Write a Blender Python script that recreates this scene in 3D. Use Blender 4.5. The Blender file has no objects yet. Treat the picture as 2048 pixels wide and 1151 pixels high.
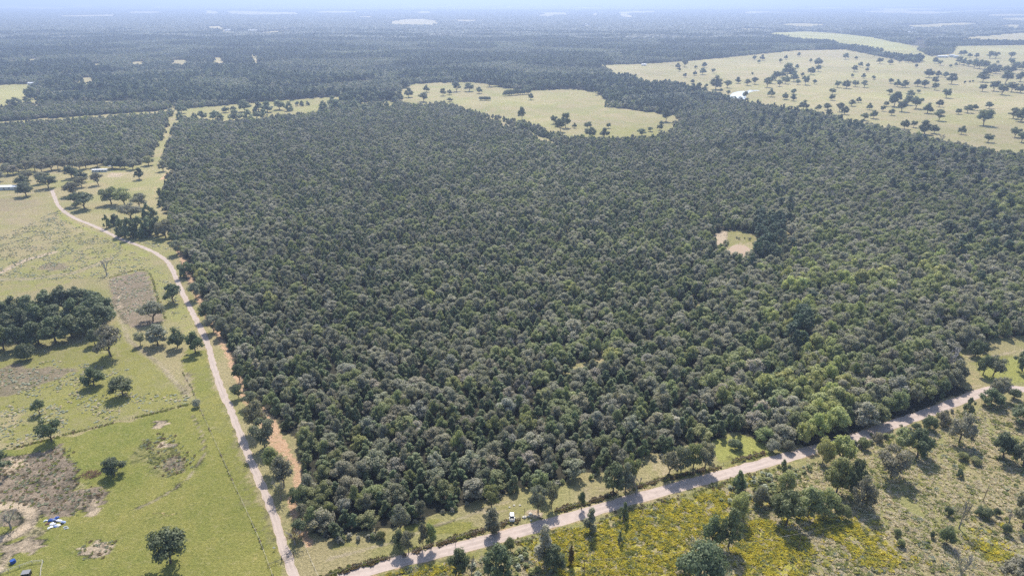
import bpy, math, random
import numpy as np
from mathutils import Vector
random.seed(7); RNG = np.random.default_rng(7)
R = math.radians
scene = bpy.context.scene
# ------------------------------------------------------------------ camera
CAMH, FPX, HORIZ = 180.0, 1365.0, -3.0
PITCH = math.atan((575.5 - HORIZ) / FPX)
cam = bpy.data.cameras.new('camera'); cam_o = bpy.data.objects.new('camera', cam)
scene.collection.objects.link(cam_o); scene.camera = cam_o
cam.sensor_width = 36.0; cam.lens = FPX / 2048 * 36.0
cam.clip_start = 1.0; cam.clip_end = 90000.0
cam_o.location = (0, 0, CAMH); cam_o.rotation_euler = (math.pi / 2 - PITCH, 0, 0)
# ------------------------------------------------------------------ light
SUN_EL, SUN_AZ = R(51), R(0)          # azimuth measured from +Y
world = bpy.data.worlds.new('World'); scene.world = world; world.use_nodes = True
nt = world.node_tree; nt.nodes.clear()
sky = nt.nodes.new('ShaderNodeTexSky'); sky.sky_type = 'NISHITA'; sky.sun_disc = False
sky.sun_elevation = SUN_EL; sky.sun_rotation = SUN_AZ; sky.altitude = 150; sky.dust_density = 1.5
bg = nt.nodes.new('ShaderNodeBackground'); bg.inputs[1].default_value = 0.15
wo = nt.nodes.new('ShaderNodeOutputWorld')
nt.links.new(sky.outputs[0], bg.inputs[0]); nt.links.new(bg.outputs[0], wo.inputs[0])
sun = bpy.data.lights.new('sun', 'SUN'); sun.energy = 5.0; sun.angle = R(0.53); sun.color = (1.0, 0.95, 0.87)
sun_o = bpy.data.objects.new('sun', sun); scene.collection.objects.link(sun_o)
sd = Vector((math.sin(SUN_AZ) * math.cos(SUN_EL), math.cos(SUN_AZ) * math.cos(SUN_EL), math.sin(SUN_EL)))
sun_o.rotation_euler = sd.to_track_quat('Z', 'Y').to_euler(); sun_o.location = (0, 0, 400)
scene.view_settings.view_transform = 'Standard'; scene.view_settings.look = 'None'
scene.view_settings.exposure = 0.42; scene.view_settings.gamma = 1.0
scene.cycles.use_denoising = False
HAZE_DENSITY = 0.000165
# ------------------------------------------------------------------ helpers
CP, SP = math.cos(PITCH), math.sin(PITCH)
def P(px, py, z=0.0):
    """point of the photograph (2048 wide) -> place on the plane of height z"""
    u = (px - 1024) / FPX; v = (575.5 - py) / FPX
    d = (u, CP + v * SP, -SP + v * CP)
    t = (z - CAMH) / d[2]
    return (d[0] * t, d[1] * t)
def PP(pts):
    return np.array([P(*p) for p in pts])
def pxm(y):                       # photograph pixels per metre at ground distance y
    return FPX / (y * CP + CAMH * SP)
def hgt(px, py, topy):            # height of something based at (px,py) whose top shows at row topy
    x, y = P(px, py); v = (575.5 - topy) / FPX
    return CAMH + y / (CP + v * SP) * (-SP + v * CP)
def ins(poly, X, Y):
    m = np.zeros(X.shape, bool); n = len(poly)
    bb = (X > poly[:, 0].min()) & (X < poly[:, 0].max()) & (Y > poly[:, 1].min()) & (Y < poly[:, 1].max())
    if not bb.any(): return m
    x, y = X[bb], Y[bb]; c = np.zeros(x.shape, bool)
    for i in range(n):
        x0, y0 = poly[i]; x1, y1 = poly[(i + 1) % n]
        if y0 == y1: continue
        c ^= ((y0 > y) != (y1 > y)) & (x < (x1 - x0) * (y - y0) / (y1 - y0) + x0)
    m[bb] = c
    return m
def dist(line, X, Y, far=60):
    D = np.full(X.shape, 1e6)
    for i in range(len(line) - 1):
        x0, y0 = line[i]; x1, y1 = line[i + 1]
        bb = (X > min(x0, x1) - far) & (X < max(x0, x1) + far) & (Y > min(y0, y1) - far) & (Y < max(y0, y1) + far)
        if not bb.any(): continue
        x, y = X[bb], Y[bb]; dx, dy = x1 - x0, y1 - y0
        t = np.clip(((x - x0) * dx + (y - y0) * dy) / max(dx * dx + dy * dy, 1e-9), 0, 1)
        D[bb] = np.minimum(D[bb], np.hypot(x - x0 - t * dx, y - y0 - t * dy))
    return D
_wv = [(RNG.uniform(-1, 1, 2), RNG.uniform(0, 6.28)) for _ in range(10)]
def wob(X, Y, L):                 # cheap smooth noise, about -1..1, feature length L
    s = 0
    for i, (k, ph) in enumerate(_wv):
        kk = k / np.hypot(*k) * 6.28 / L * (0.6 + 0.13 * i)
        s = s + np.sin(X * kk[0] + Y * kk[1] + ph + 1.3 * np.sin(X * kk[1] * .7 - Y * kk[0] * .7))
    return s / 4.5
def link(o, parent=None):
    scene.collection.objects.link(o)
    if parent is not None: o.parent = parent
    return o
def tag(o, label=None, cat=None, group=None, kind=None):
    if label and len(label.split()) > 16: print('LONG', label)
    if label: o['label'] = label
    if cat: o['category'] = cat
    if group: o['group'] = group
    if kind: o['kind'] = kind
    return o
def mesh(name, V, F, mat=None, smooth=False):
    me = bpy.data.meshes.new(name); me.from_pydata([tuple(v) for v in V], [], [tuple(f) for f in F]); me.update()
    if mat: me.materials.append(mat)
    if smooth: me.polygons.foreach_set('use_smooth', [True] * len(me.polygons))
    return me
def obj(name, me, parent=None, loc=None):
    o = bpy.data.objects.new(name, me)
    if loc is not None: o.location = loc
    return link(o, parent)
def empty(name, loc, rz=0.0):
    o = bpy.data.objects.new(name, None); o.empty_display_size = 0.5
    o.location = loc; o.rotation_euler = (0, 0, rz); return link(o)
class MB:
    """collects boxes, tubes and blobs in one mesh"""
    def __init__(s): s.V = []; s.F = []
    def add(s, V, F):
        n = len(s.V); s.V += [tuple(v) for v in V]; s.F += [tuple(i + n for i in f) for f in F]; return s
    def box(s, c, d, rz=0.0, taper=1.0):
        cr, sr = math.cos(rz), math.sin(rz); V = []
        for k in (-1, 1):
            tt = taper if k > 0 else 1.0
            for i, j in ((-1, -1), (1, -1), (1, 1), (-1, 1)):
                x, y = i * d[0] / 2 * tt, j * d[1] / 2 * tt
                V.append((c[0] + x * cr - y * sr, c[1] + x * sr + y * cr, c[2] + k * d[2] / 2))
        return s.add(V, [(3, 2, 1, 0), (4, 5, 6, 7), (0, 1, 5, 4), (1, 2, 6, 5), (2, 3, 7, 6), (3, 0, 4, 7)])
    def tube(s, a, b, ra, rb, n=6):
        a, b = Vector(a), Vector(b); d = (b - a).normalized()
        u = d.orthogonal().normalized(); w = d.cross(u); V = []
        for p, r in ((a, ra), (b, rb)):
            for i in range(n):
                t = 6.28318 * i / n; V.append(p + (u * math.cos(t) + w * math.sin(t)) * r)
        F = [(i, (i + 1) % n, n + (i + 1) % n, n + i) for i in range(n)]
        F += [tuple(range(n))[::-1], tuple(range(n, 2 * n))]
        return s.add(V, F)
    def wheel(s, c, r, w):
        return s.tube((c[0] - w / 2, c[1], c[2]), (c[0] + w / 2, c[1], c[2]), r, r, 12)
    def build(s, name, mat, parent=None, loc=None, smooth=False):
        return obj(name, mesh(name, s.V, s.F, mat, smooth), parent, loc)
# ------------------------------------------------------------------ materials
class NT:
    def __init__(s, name):
        s.m = bpy.data.materials.new(name); s.m.use_nodes = True; s.t = s.m.node_tree; s.t.nodes.clear()
        s.out = s.t.nodes.new('ShaderNodeOutputMaterial')
    def n(s, typ, ins=None, **kw):
        nd = s.t.nodes.new(typ)
        for k, v in kw.items(): setattr(nd, k, v)
        for k, v in (ins or {}).items():
            if isinstance(v, bpy.types.NodeSocket): s.t.links.new(v, nd.inputs[k])
            else: nd.inputs[k].default_value = v
        return nd
    def math(s, op, a, b=0.0, c=0.0, clamp=False):
        return s.n('ShaderNodeMath', {0: a, 1: b, 2: c}, operation=op, use_clamp=clamp).outputs[0]
    def mix(s, f, a, b, mode='MIX'):
        return s.n('ShaderNodeMixRGB', {0: f, 1: a, 2: b}, blend_type=mode).outputs[0]
    def noise(s, vec, scale, detail=4.0, rough=0.55, dist=0.0):
        return s.n('ShaderNodeTexNoise', {'Vector': vec, 'Scale': scale, 'Detail': detail, 'Roughness': rough, 'Distortion': dist}).outputs[0]
    def ramp(s, v, a, b):
        return s.n('ShaderNodeMapRange', {0: v, 1: a, 2: b, 3: 0.0, 4: 1.0}, clamp=True).outputs[0]
    def link(s, a, b): s.t.links.new(a, b)
def c4(c): return (c[0], c[1], c[2], 1.0)
def plain(name, col, rough=0.6, metal=0.0, var=0.15, scale=3.0, spec=0.4):
    k = NT(name); co = k.n('ShaderNodeTexCoord').outputs['Object']
    f = k.noise(co, scale)
    c = k.mix(k.ramp(f, 0.3, 0.7), c4([v * (1 - var) for v in col]), c4([min(1, v * (1 + var)) for v in col]))
    b = k.n('ShaderNodeBsdfPrincipled', {'Base Color': c, 'Roughness': rough, 'Metallic': metal, 'Specular IOR Level': spec})
    k.link(b.outputs[0], k.out.inputs[0]); return k.m
def leafmat(name, a, b, trans=0.4, big=0.5, tc=(1.2, 1.25, 0.78, 1)):
    """foliage: two leaf colours mixed by tree, by clump of neighbours and by leaf cluster"""
    k = NT(name); oi = k.n('ShaderNodeObjectInfo'); co = k.n('ShaderNodeTexCoord').outputs['Object']
    loc = oi.outputs['Location']
    n1 = k.noise(loc, 0.011, 3.0); n2 = k.noise(co, 5.0, 2.0)
    f = k.math('ADD', k.math('MULTIPLY', oi.outputs['Random'], 0.55), k.math('MULTIPLY', k.ramp(n1, 0.35, 0.65), big * 0.5))
    f = k.math('ADD', f, k.math('MULTIPLY', k.math('SUBTRACT', n2, 0.5), 0.7), clamp=True)
    col = k.mix(f, c4(a), c4(b)); col = k.mix(1.0, col, oi.outputs['Color'], 'MULTIPLY')
    n3 = k.math('MULTIPLY_ADD', k.noise(loc, 0.0022, 3.0, 0.6), 1.1, 0.45)
    col = k.mix(1.0, col, k.n('ShaderNodeCombineColor', {0: n3, 1: n3, 2: n3}).outputs[0], 'MULTIPLY')
    geo = k.n('ShaderNodeNewGeometry')
    rnd = k.noise(geo.outputs['Position'], 0.9, 2.0)
    col = k.mix(1.0, col, k.n('ShaderNodeCombineColor', {0: k.math('MULTIPLY_ADD', rnd, 1.1, 0.45), 1: k.math('MULTIPLY_ADD', rnd, 1.1, 0.45), 2: k.math('MULTIPLY_ADD', rnd, 1.0, 0.5)}).outputs[0], 'MULTIPLY')
    d = k.n('ShaderNodeBsdfPrincipled', {'Base Color': col, 'Roughness': 0.62, 'Specular IOR Level': 0.35})
    t = k.n('ShaderNodeBsdfTranslucent', {0: k.mix(1.0, col, tc, 'MULTIPLY')})
    mx = k.n('ShaderNodeMixShader', {0: trans, 1: d.outputs[0], 2: t.outputs[0]})
    k.link(mx.outputs[0], k.out.inputs[0]); return k.m
M = {}
M['oak'] = leafmat('grey green oak leaves', (0.196, 0.199, 0.125), (0.392, 0.375, 0.28))
M['oakpale'] = leafmat('pale dusty oak leaves', (0.27, 0.26, 0.195), (0.45, 0.425, 0.34))
M['oakgreen'] = leafmat('olive oak leaves', (0.19, 0.218, 0.09), (0.381, 0.398, 0.185))
M['cedar'] = leafmat('dark cedar foliage', (0.105, 0.141, 0.058), (0.23, 0.263, 0.118), 0.22)
M['yellow'] = leafmat('yellow green leaves', (0.28, 0.314, 0.112), (0.459, 0.459, 0.202), 0.4)
M['pine'] = leafmat('pine needles', (0.045, 0.078, 0.046), (0.085, 0.130, 0.064), 0.2)
M['dark'] = leafmat('dark oak leaves', (0.095, 0.123, 0.058), (0.202, 0.235, 0.112), 0.3)
M['farleaf'] = leafmat('distant canopy', (0.048, 0.06, 0.034), (0.098, 0.112, 0.064), 0.1)  # leaf colour darkened to stand in for self-shadow the plain blobs lack
M['brownleaf'] = leafmat('browning leaves', (0.13, 0.09, 0.04), (0.22, 0.15, 0.07))
M['dry'] = leafmat('dry grass', (0.60, 0.53, 0.36), (0.82, 0.73, 0.54), 0.5, 0.5, (1, 1, .9, 1))
M['goldenrod'] = leafmat('yellow flowering weeds', (0.52, 0.46, 0.08), (0.78, 0.68, 0.14), 0.45)
M['weed'] = leafmat('green weeds', (0.25, 0.27, 0.09), (0.44, 0.43, 0.18), 0.45)
M['paleweed'] = leafmat('pale sage weeds', (0.34, 0.37, 0.25), (0.54, 0.56, 0.42), 0.4, 0.5, (1, 1, .9, 1))
M['brownweed'] = leafmat('brown fence row weeds', (0.20, 0.145, 0.09), (0.36, 0.27, 0.18), 0.4)
M['bark'] = plain('bark', (0.10, 0.08, 0.065), 0.9)
M['greybark'] = plain('weathered grey branches', (0.27, 0.25, 0.23), 0.9)
M['white'] = plain('white painted metal', (0.72, 0.72, 0.70), 0.35, var=0.05)
M['wallw'] = plain('white siding', (0.62, 0.62, 0.60), 0.6, var=0.06)
M['roofm'] = plain('pale metal roof', (0.70, 0.71, 0.72), 0.35, var=0.06)
M['glass'] = plain('dark window glass', (0.02, 0.025, 0.03), 0.08, spec=0.6)
M['darkm'] = plain('dark metal', (0.03, 0.03, 0.032), 0.5)
M['rubber'] = plain('black rubber', (0.02, 0.02, 0.02), 0.8)
M['wood'] = plain('weathered post wood', (0.17, 0.13, 0.095), 0.9)
M['palewood'] = plain('pale rail', (0.50, 0.46, 0.38), 0.8)
M['wire'] = plain('fence wire', (0.22, 0.21, 0.20), 0.5, 0.6)
M['blue'] = plain('blue plastic', (0.02, 0.07, 0.30), 0.4)
M['bluegrey'] = plain('pale blue sheet', (0.32, 0.40, 0.62), 0.5)
M['silver'] = plain('silver car paint', (0.55, 0.55, 0.56), 0.25, 0.3, var=0.03)
M['rust'] = plain('rusty brown metal', (0.16, 0.08, 0.05), 0.8)
M['greyroof'] = plain('grey sheet roof', (0.20, 0.20, 0.21), 0.5)
M['red'] = plain('red lamp', (0.3, 0.02, 0.02), 0.3)
# road materials
def roadmat(name, a, b, s=0.6):
    k = NT(name); co = k.n('ShaderNodeNewGeometry').outputs['Position']
    f = k.noise(co, s, 6.0, 0.65); g = k.noise(co, 0.07, 3.0)
    c = k.mix(k.ramp(f, 0.3, 0.72), c4(a), c4(b)); c = k.mix(k.math('MULTIPLY', k.ramp(g, 0.4, 0.7), 0.35), c, c4([v * 0.72 for v in a]))
    at = k.n('ShaderNodeAttribute', attribute_name='edge').outputs['Fac']
    c = k.mix(k.math('MULTIPLY', at, k.ramp(k.noise(co, 0.8, 4.0), 0.2, 0.75)), c, c4((0.50, 0.38, 0.27)))
    ac = k.math('ABSOLUTE', k.n('ShaderNodeAttribute', attribute_name='across').outputs['Fac'])
    rut = k.math('SUBTRACT', 1.0, k.ramp(k.math('ABSOLUTE', k.math('SUBTRACT', ac, 0.42)), 0.04, 0.26))
    c = k.mix(k.math('MULTIPLY', rut, k.math('MULTIPLY', k.ramp(g, .3, .6), .45)), c, c4([min(1, v * 1.14) for v in b]))
    c = k.mix(k.math('MULTIPLY', k.ramp(k.noise(co, 0.32, 4.0, .6), .52, .66), .4), c, c4([v * .74 for v in a]))
    bp = k.n('ShaderNodeBump', {'Height': f, 'Distance': 0.02, 'Strength': 0.6})
    d = k.n('ShaderNodeBsdfPrincipled', {'Base Color': c, 'Roughness': 0.85, 'Specular IOR Level': 0.25, 'Normal': bp.outputs[0]})
    k.link(d.outputs[0], k.out.inputs[0]); return k.m
M['road'] = roadmat('chip sealed road', (0.38, 0.305, 0.26), (0.48, 0.39, 0.335))
M['drive'] = roadmat('gravel drive', (0.35, 0.285, 0.24), (0.46, 0.375, 0.315), 1.2)
def watermat(name, col, rough):
    k = NT(name); co = k.n('ShaderNodeNewGeometry').outputs['Position']
    bp = k.n('ShaderNodeBump', {'Height': k.noise(co, 1.2, 3.0), 'Distance': 0.05, 'Strength': 0.3})
    d = k.n('ShaderNodeBsdfPrincipled', {'Base Color': c4(col), 'Roughness': rough, 'IOR': 1.33, 'Normal': bp.outputs[0]})
    k.link(d.outputs[0], k.out.inputs[0]); return k.m
M['pond'] = watermat('muddy water', (0.36, 0.24, 0.12), 0.12)
M['pond2'] = watermat('water with painted sky reflection', (0.55, 0.56, 0.55), 0.08)  # whitish base colour paints in the bright sky reflection on the far pond
# ------------------------------------------------------------------ layout traced on the ground
N8 = 7.0
W_OPEN = PP([(-900, 1500), (-900, 335), (0, 327), (60, 332), (130, 328), (200, 330), (262, 334), (296, 316), (308, 302), (316, 290),
    (328, 262), (338, 238), (343, 222), (366, 232), (356, 252), (345, 275), (335, 300), (328, 322), (333, 345), (330, 370), (322, 395), (326, 420),
    (337, 445), (346, 478), (352, 510), (368, 545), (382, 575), (402, 605), (420, 635), (443, 680), (468, 735), (492, 785), (522, 812),
    (552, 835), (573, 875), (600, 920), (603, 960), (600, 985), (604, 1010), (611, 1030), (628, 1060), (655, 1080), (735, 1072),
    (800, 1052), (865, 1034), (930, 1010), (990, 990), (1050, 978), (1100, 968), (1150, 957), (1200, 944), (1260, 926), (1310, 910),
    (1360, 895), (1410, 876), (1487, 868), (1532, 880), (1584, 884), (1630, 893), (1700, 871), (1760, 848), (1835, 824),
    (1900, 799), (1946, 782), (1915, 768), (1882, 722), (1900, 700), (1960, 684), (2048, 672), (2500, 650), (2600, 1500)])
OPEN = [
 # strip north of the wood, left and right of the lane
 [(-300, 262), (-300, 252), (0, 243), (150, 233), (320, 222), (344, 218), (344, 222), (320, 223, N8), (150, 234.5, N8), (0, 244.5, N8)],
 [(170, 204), (280, 200), (280, 203, 4), (170, 207, 4)],
 [(343, 224), (345, 207), (351, 206), (352, 222), (370, 217), (480, 208), (640, 195), (690, 192), (694, 200), (640, 221, N8), (560, 228, N8), (500, 236, N8), (440, 240, N8), (395, 235, N8), (366, 240)],
 [(758, 184), (795, 183), (796, 190, 4), (760, 190, 4)], [(715, 206), (735, 204), (740, 209, 4), (716, 211, 4)], [(752, 203), (775, 201), (790, 205), (792, 212, 6), (755, 214, 6)],
 [(796, 184), (819, 170), (860, 166), (902, 165), (944, 164), (972, 167),
  (1010, 177), (1055, 181), (1146, 178), (1191, 184), (1217, 202), (1222, 215), (1267, 219), (1320, 228), (1351, 231), (1360, 240),
  (1337, 262, N8), (1299, 271, N8), (1219, 272, N8), (1174, 272, N8), (1128, 270, N8), (1055, 243, N8), (975, 226, N8), (930, 216, N8), (889, 203, N8), (836, 207, N8), (805, 204, N8), (800, 196)],
 # pasture at the right
 [(1191, 134), (1201, 130), (1285, 128), (1375, 122), (1452, 115), (1543, 106), (1591, 101), (1689, 99), (1748, 111), (1800, 121), (1838, 126),
  (1846, 120), (1838, 116, N8), (1800, 110, N8), (1730, 97, N8), (1696, 89, N8), (1643, 82, N8), (1591, 77, N8), (1530, 70, N8), (1518, 68), (1556, 65), (1612, 63), (1678, 67), (1748, 75), (1782, 83), (1831, 92),
  (1836, 100), (1862, 113), (1885, 109), (1905, 107), (1905, 93), (1920, 92), (2048, 90), (2400, 90), (2600, 340), (2200, 325, N8), (2100, 312, N8),
  (2008, 304, N8), (1939, 294, N8), (1862, 277, N8), (1782, 257, N8), (1709, 243, N8), (1661, 229, N8), (1609, 222, N8), (1563, 212, N8), (1515, 205, N8),
  (1463, 195, N8), (1393, 177, N8), (1348, 169, N8), (1299, 167, N8), (1236, 149, N8)],
 [(1918, 75), (1985, 70), (2048, 64), (2300, 55), (2300, 84, N8), (2048, 83, N8), (1918, 82, N8)],
 [(1410, 62), (1455, 60), (1480, 57), (1535, 57), (1535, 61), (1470, 64), (1415, 64)],
 [(1553, 49), (1585, 47), (1610, 47), (1654, 49), (1654, 54), (1615, 57), (1560, 53)],
 [(1689, 45), (1730, 49), (1728, 52), (1692, 48)],
 [(1800, 51), (1830, 50), (1862, 48), (1920, 45), (1963, 47), (1960, 51), (1900, 54), (1860, 58), (1805, 56)],
 [(1818, 60), (1830, 58), (1835, 72), (1812, 70)], [(1864, 67), (1895, 69), (1893, 72), (1866, 72)],
 [(1984, 39), (2010, 36), (2100, 34), (2100, 46), (2048, 44), (2000, 42)],
 [(1995, 51), (2045, 48), (2040, 64), (2030, 60), (2000, 54)],
 [(1772, 9), (1835, 8), (1835, 12), (1775, 13)], [(1495, 22), (1550, 24), (1640, 26), (1640, 28), (1500, 27)], [(1880, 22), (2048, 17), (2048, 20), (1885, 26)],
 # far fields
 [(-300, 175), (0, 170), (59, 168), (72, 170), (60, 185), (56, 200), (20, 208, 4), (0, 216, N8), (-300, 225, N8)],
 [(134, 174), (148, 168), (156, 155), (186, 155), (188, 163), (197, 166), (196, 171, 4), (150, 176, 4)],
 [(63, 188), (80, 186), (78, 212), (62, 206)], [(74, 164), (82, 160), (84, 166), (75, 170)],
 [(261, 124), (289, 123), (288, 128), (263, 128)], [(341, 122), (352, 120), (374, 120), (375, 128), (342, 127)],
 [(421, 116), (445, 115), (452, 125), (424, 126)], [(494, 110), (508, 108), (523, 121), (506, 124)],
 [(50, 119), (75, 117), (74, 124), (52, 124)], [(21, 123), (36, 122), (36, 126), (22, 127)], [(182, 128), (201, 127), (200, 131), (184, 131)],
 [(386, 44), (394, 43), (394, 51), (388, 51)], [(417, 53), (444, 52), (444, 57), (420, 58)], [(440, 60), (466, 59), (464, 65), (444, 65)],
 [(497, 51), (503, 50), (504, 62), (540, 60), (584, 58), (583, 62), (530, 66), (500, 65)],
 [(405, 22), (420, 21), (441, 24), (440, 28), (408, 28)], [(452, 22), (485, 22), (598, 25), (597, 29), (500, 30), (455, 27)],
 [(0, 9), (47, 9), (47, 17), (0, 16)], [(139, 9), (170, 9), (198, 12), (190, 16), (140, 16)], [(118, 31), (236, 29), (234, 33), (118, 34)],
 [(781, 43), (800, 40), (822, 38), (850, 38), (878, 42), (876, 50), (830, 50), (784, 49)], [(906, 39), (958, 40), (955, 43), (906, 43)],
 [(715, 33), (745, 32), (745, 35), (716, 35)], [(782, 33), (795, 33), (795, 38), (782, 38)], [(1028, 5), (1132, 4), (1130, 11), (1060, 10)], [(970, 7), (1010, 8), (1010, 11), (972, 10)],
 [(1080, 25), (1135, 25), (1135, 30), (1082, 29)], [(1172, 50), (1182, 49), (1181, 53), (1172, 53)], [(1180, 26), (1200, 25), (1198, 31), (1182, 30)], [(1236, 24), (1256, 24), (1270, 35), (1262, 36), (1240, 32)],
 # small gaps inside the wood
 [(1430, 470), (1446, 461), (1480, 461), (1508, 470), (1520, 488), (1506, 503, 4), (1500, 509, 5), (1470, 508, 5), (1442, 512, 3)],
 [(1560, 462), (1568, 456), (1600, 472), (1603, 480), (1590, 489), (1576, 490), (1562, 486)], [(1574, 486), (1584, 484), (1589, 515), (1580, 518)],
 [(1132, 745), (1140, 737), (1180, 722), (1212, 708), (1216, 720), (1180, 742), (1150, 752)],
 [(980, 236), (1040, 256), (1095, 280), (1146, 298), (1146, 302), (1090, 288), (1035, 264), (978, 243)],
 [(1365, 622), (1374, 622), (1374, 634), (1366, 634)], [(1386, 608), (1394, 606), (1394, 612), (1387, 614)], [(1686, 390), (1700, 388), (1700, 404), (1690, 406)],
 [(808, 800), (822, 790), (828, 800), (812, 818)], [(1738, 285), (1775, 300), (1770, 308), (1735, 292)], [(395, 345), (412, 342), (414, 350), (396, 352)],
 [(316, 338), (352, 332), (354, 346), (320, 358)],
]
_rr = random.Random(99)
for i in range(60):               # pale fields scattered towards the horizon
    cx, cy = _rr.uniform(-60, 2110), _rr.choice([5, 7, 9, 12, 15, 19, 24, 30]) + _rr.uniform(-1, 2); a = _rr.uniform(12, 60); b = .8 + cy * .06
    OPEN.append([(cx - a, cy), (cx - a * .3, cy - b), (cx + a * .8, cy - b * .8), (cx + a, cy + b * .4), (cx + a * .1, cy + b), (cx - a * .7, cy + b * .8)])
for i in range(19, len(OPEN)):
    q = OPEN[i]; my = sum(v[1] for v in q) / len(q)
    if my < 260 and i != 50: OPEN[i] = [(v[0], v[1], 10.0) if v[1] > my and len(v) == 2 else v for v in q]
OPEN = [PP(p) for p in OPEN]
def is_open(X, Y):
    L = np.clip(Y / 120.0, 1.5, 10)
    x = X + (wob(X, Y, 38) + .5 * wob(Y, X, 17)) * np.clip(Y / 170, 2.2, 9); y = Y + wob(Y, X, 33) * np.clip(L * .6, 2, 7)
    m = ins(W_OPEN, x, y)
    for p in OPEN: m |= ins(p, x, y)
    return m
ROAD = PP([(100, 1320), (300, 1262), (500, 1206), (640, 1167), (732, 1141), (795, 1123), (889, 1101), (975, 1079), (1052, 1059), (1132, 1036), (1201, 1017), (1271, 996),
    (1348, 974), (1418, 956), (1487, 937), (1557, 918), (1609, 904), (1695, 880), (1748, 862), (1817, 838), (1869, 820), (1921, 800),
    (1967, 783), (2008, 776), (2060, 779), (2200, 792), (2500, 815)])
DRIVE = PP([(104, 380), (110, 396), (120, 415), (146, 434), (195, 455), (240, 477), (278, 491), (313, 507), (337, 526), (351, 554), (367, 589),
    (386, 627), (400, 655), (415, 686), (427, 731), (442, 776), (465, 828), (485, 880), (509, 938), (533, 992), (554, 1050), (569, 1098), (581, 1130), (592, 1160), (600, 1178)])
BREAK1 = PP([(352, 490), (376, 545), (392, 585), (404, 612), (418, 640), (434, 660), (446, 690), (458, 712), (475, 752), (490, 799), (515, 835), (545, 880), (560, 920)])
BREAK2 = PP([(520, 815), (539, 835), (558, 872), (574, 905), (594, 930), (597, 963), (588, 992), (583, 1005), (590, 1025), (604, 1058), (619, 1088)])
def smooth_line(L, step):
    L = [Vector((p[0], p[1])) for p in L]; out = []
    for i in range(len(L) - 1):
        p0 = L[max(i - 1, 0)]; p1 = L[i]; p2 = L[i + 1]; p3 = L[min(i + 2, len(L) - 1)]
        n = max(1, int((p2 - p1).length / step))
        for k in range(n):
            t = k / n
            out.append(0.5 * ((2 * p1) + (p2 - p0) * t + (2 * p0 - 5 * p1 + 4 * p2 - p3) * t * t + (3 * p1 - p0 - 3 * p2 + p3) * t ** 3))
    out.append(L[-1]); return np.array([(p.x, p.y) for p in out])
ROAD = smooth_line(ROAD, 3.0); DRIVE = smooth_line(DRIVE, 2.5)
# ------------------------------------------------------------------ ground
xs = list(np.arange(0, 420, 2.2)); s = 2.2
while xs[-1] < 33000: s *= 1.0125; xs.append(xs[-1] + s)
xs = np.array(sorted(set([-v for v in xs] + xs)))
ys = [112.0]
while ys[-1] < 31000: ys.append(ys[-1] + max(1.3, ys[-1] * 0.0062))
ys = np.array([-30000, -8000, -2000, -500, -100, 30, 80, 100] + ys)
GX, GY = np.meshgrid(xs, ys); nx, ny = len(xs), len(ys)
X, Y = GX.ravel(), GY.ravel()
op = is_open(X, Y)
w = {k: np.zeros(X.size) for k in ('green', 'dry', 'sand', 'soil', 'yellow', 'orange', 'rut', 'lime')}
w['dry'][op] = 1.0
def paint(key, pts, val=1.0, soft=6.0, only=True, clear=('dry', 'green', 'soil', 'yellow', 'sand', 'lime')):
    q = PP(pts); s_ = soft * 3
    bb = np.nonzero((X > q[:, 0].min() - s_) & (X < q[:, 0].max() + s_) & (Y > q[:, 1].min() - s_) & (Y < q[:, 1].max() + s_))[0]
    xb, yb = X[bb], Y[bb]; x = xb + wob(xb, yb, soft * 4) * soft * .4; y = yb + wob(yb, xb, soft * 4) * soft * .5
    m = np.zeros(X.size, bool); m[bb] = ins(q, x, y)
    if only: m &= op
    for c in clear: w[c][m] *= (1 - val)
    w[key][m] += val
def stripe(key, pts, width, val=1.0, line=None):
    q = PP(pts) if line is None else line
    d = dist(q, X, Y, width * 3 + 4); f = np.clip(1.5 - d / width, 0, 1) * val
    for c in w:
        if c != key: w[c] *= (1 - f)
    w[key] = np.maximum(w[key], f)
# west fields
paint('green', [(-900, 1500), (-900, 1130), (0, 905), (120, 875), (385, 807), (400, 815), (430, 870), (470, 960), (520, 1060), (585, 1230)])
paint('green', [(372, 690), (415, 700), (440, 790), (470, 870), (515, 980), (560, 1100), (620, 1250), (560, 1250), (520, 1060), (470, 960), (430, 870), (398, 810), (372, 740)], 0.75)
paint('green', [(-900, 900), (0, 720), (100, 700), (240, 660), (300, 700), (380, 790), (300, 800), (200, 812), (100, 810), (0, 830)], 0.6)
paint('green', [(100, 800), (200, 780), (380, 790), (380, 806), (200, 850), (0, 895), (0, 860)], 0.55)
paint('lime', [(-300, 560), (0, 560), (60, 525), (130, 505), (220, 490), (300, 520), (340, 560), (400, 650), (380, 690), (300, 560), (215, 552), (150, 560), (0, 600), (-300, 650)], 0.4)
paint('soil', [(-300, 400), (100, 395), (130, 440), (210, 480), (120, 500), (-300, 520)], 0.3)
paint('green', [(0, 1151), (120, 1060), (300, 990), (420, 900), (520, 1060), (585, 1230), (0, 1400)], 0.9)
paint('lime', [(140, 440), (240, 484), (300, 510), (290, 515), (215, 480), (120, 440), (100, 400)], 0.7, 2)
paint('green', [(60, 425), (240, 490), (200, 500), (60, 470)], 0.35)
paint('green', [(330, 500), (345, 520), (380, 610), (400, 650), (430, 680), (412, 640), (390, 590), (365, 540)], 0.5, 2)
paint('soil', [(-60, 935), (20, 915), (130, 888), (158, 935), (150, 980), (215, 965), (205, 1005), (150, 1030), (100, 1025), (0, 1010), (-80, 1030)], 0.85)
paint('soil', [(215, 557), (292, 540), (316, 602), (334, 640), (271, 658), (243, 644), (222, 606)], 0.9, 2)
paint('soil', [(-60, 760), (0, 735), (110, 730), (150, 745), (60, 780), (-60, 800)], 0.7)
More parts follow.
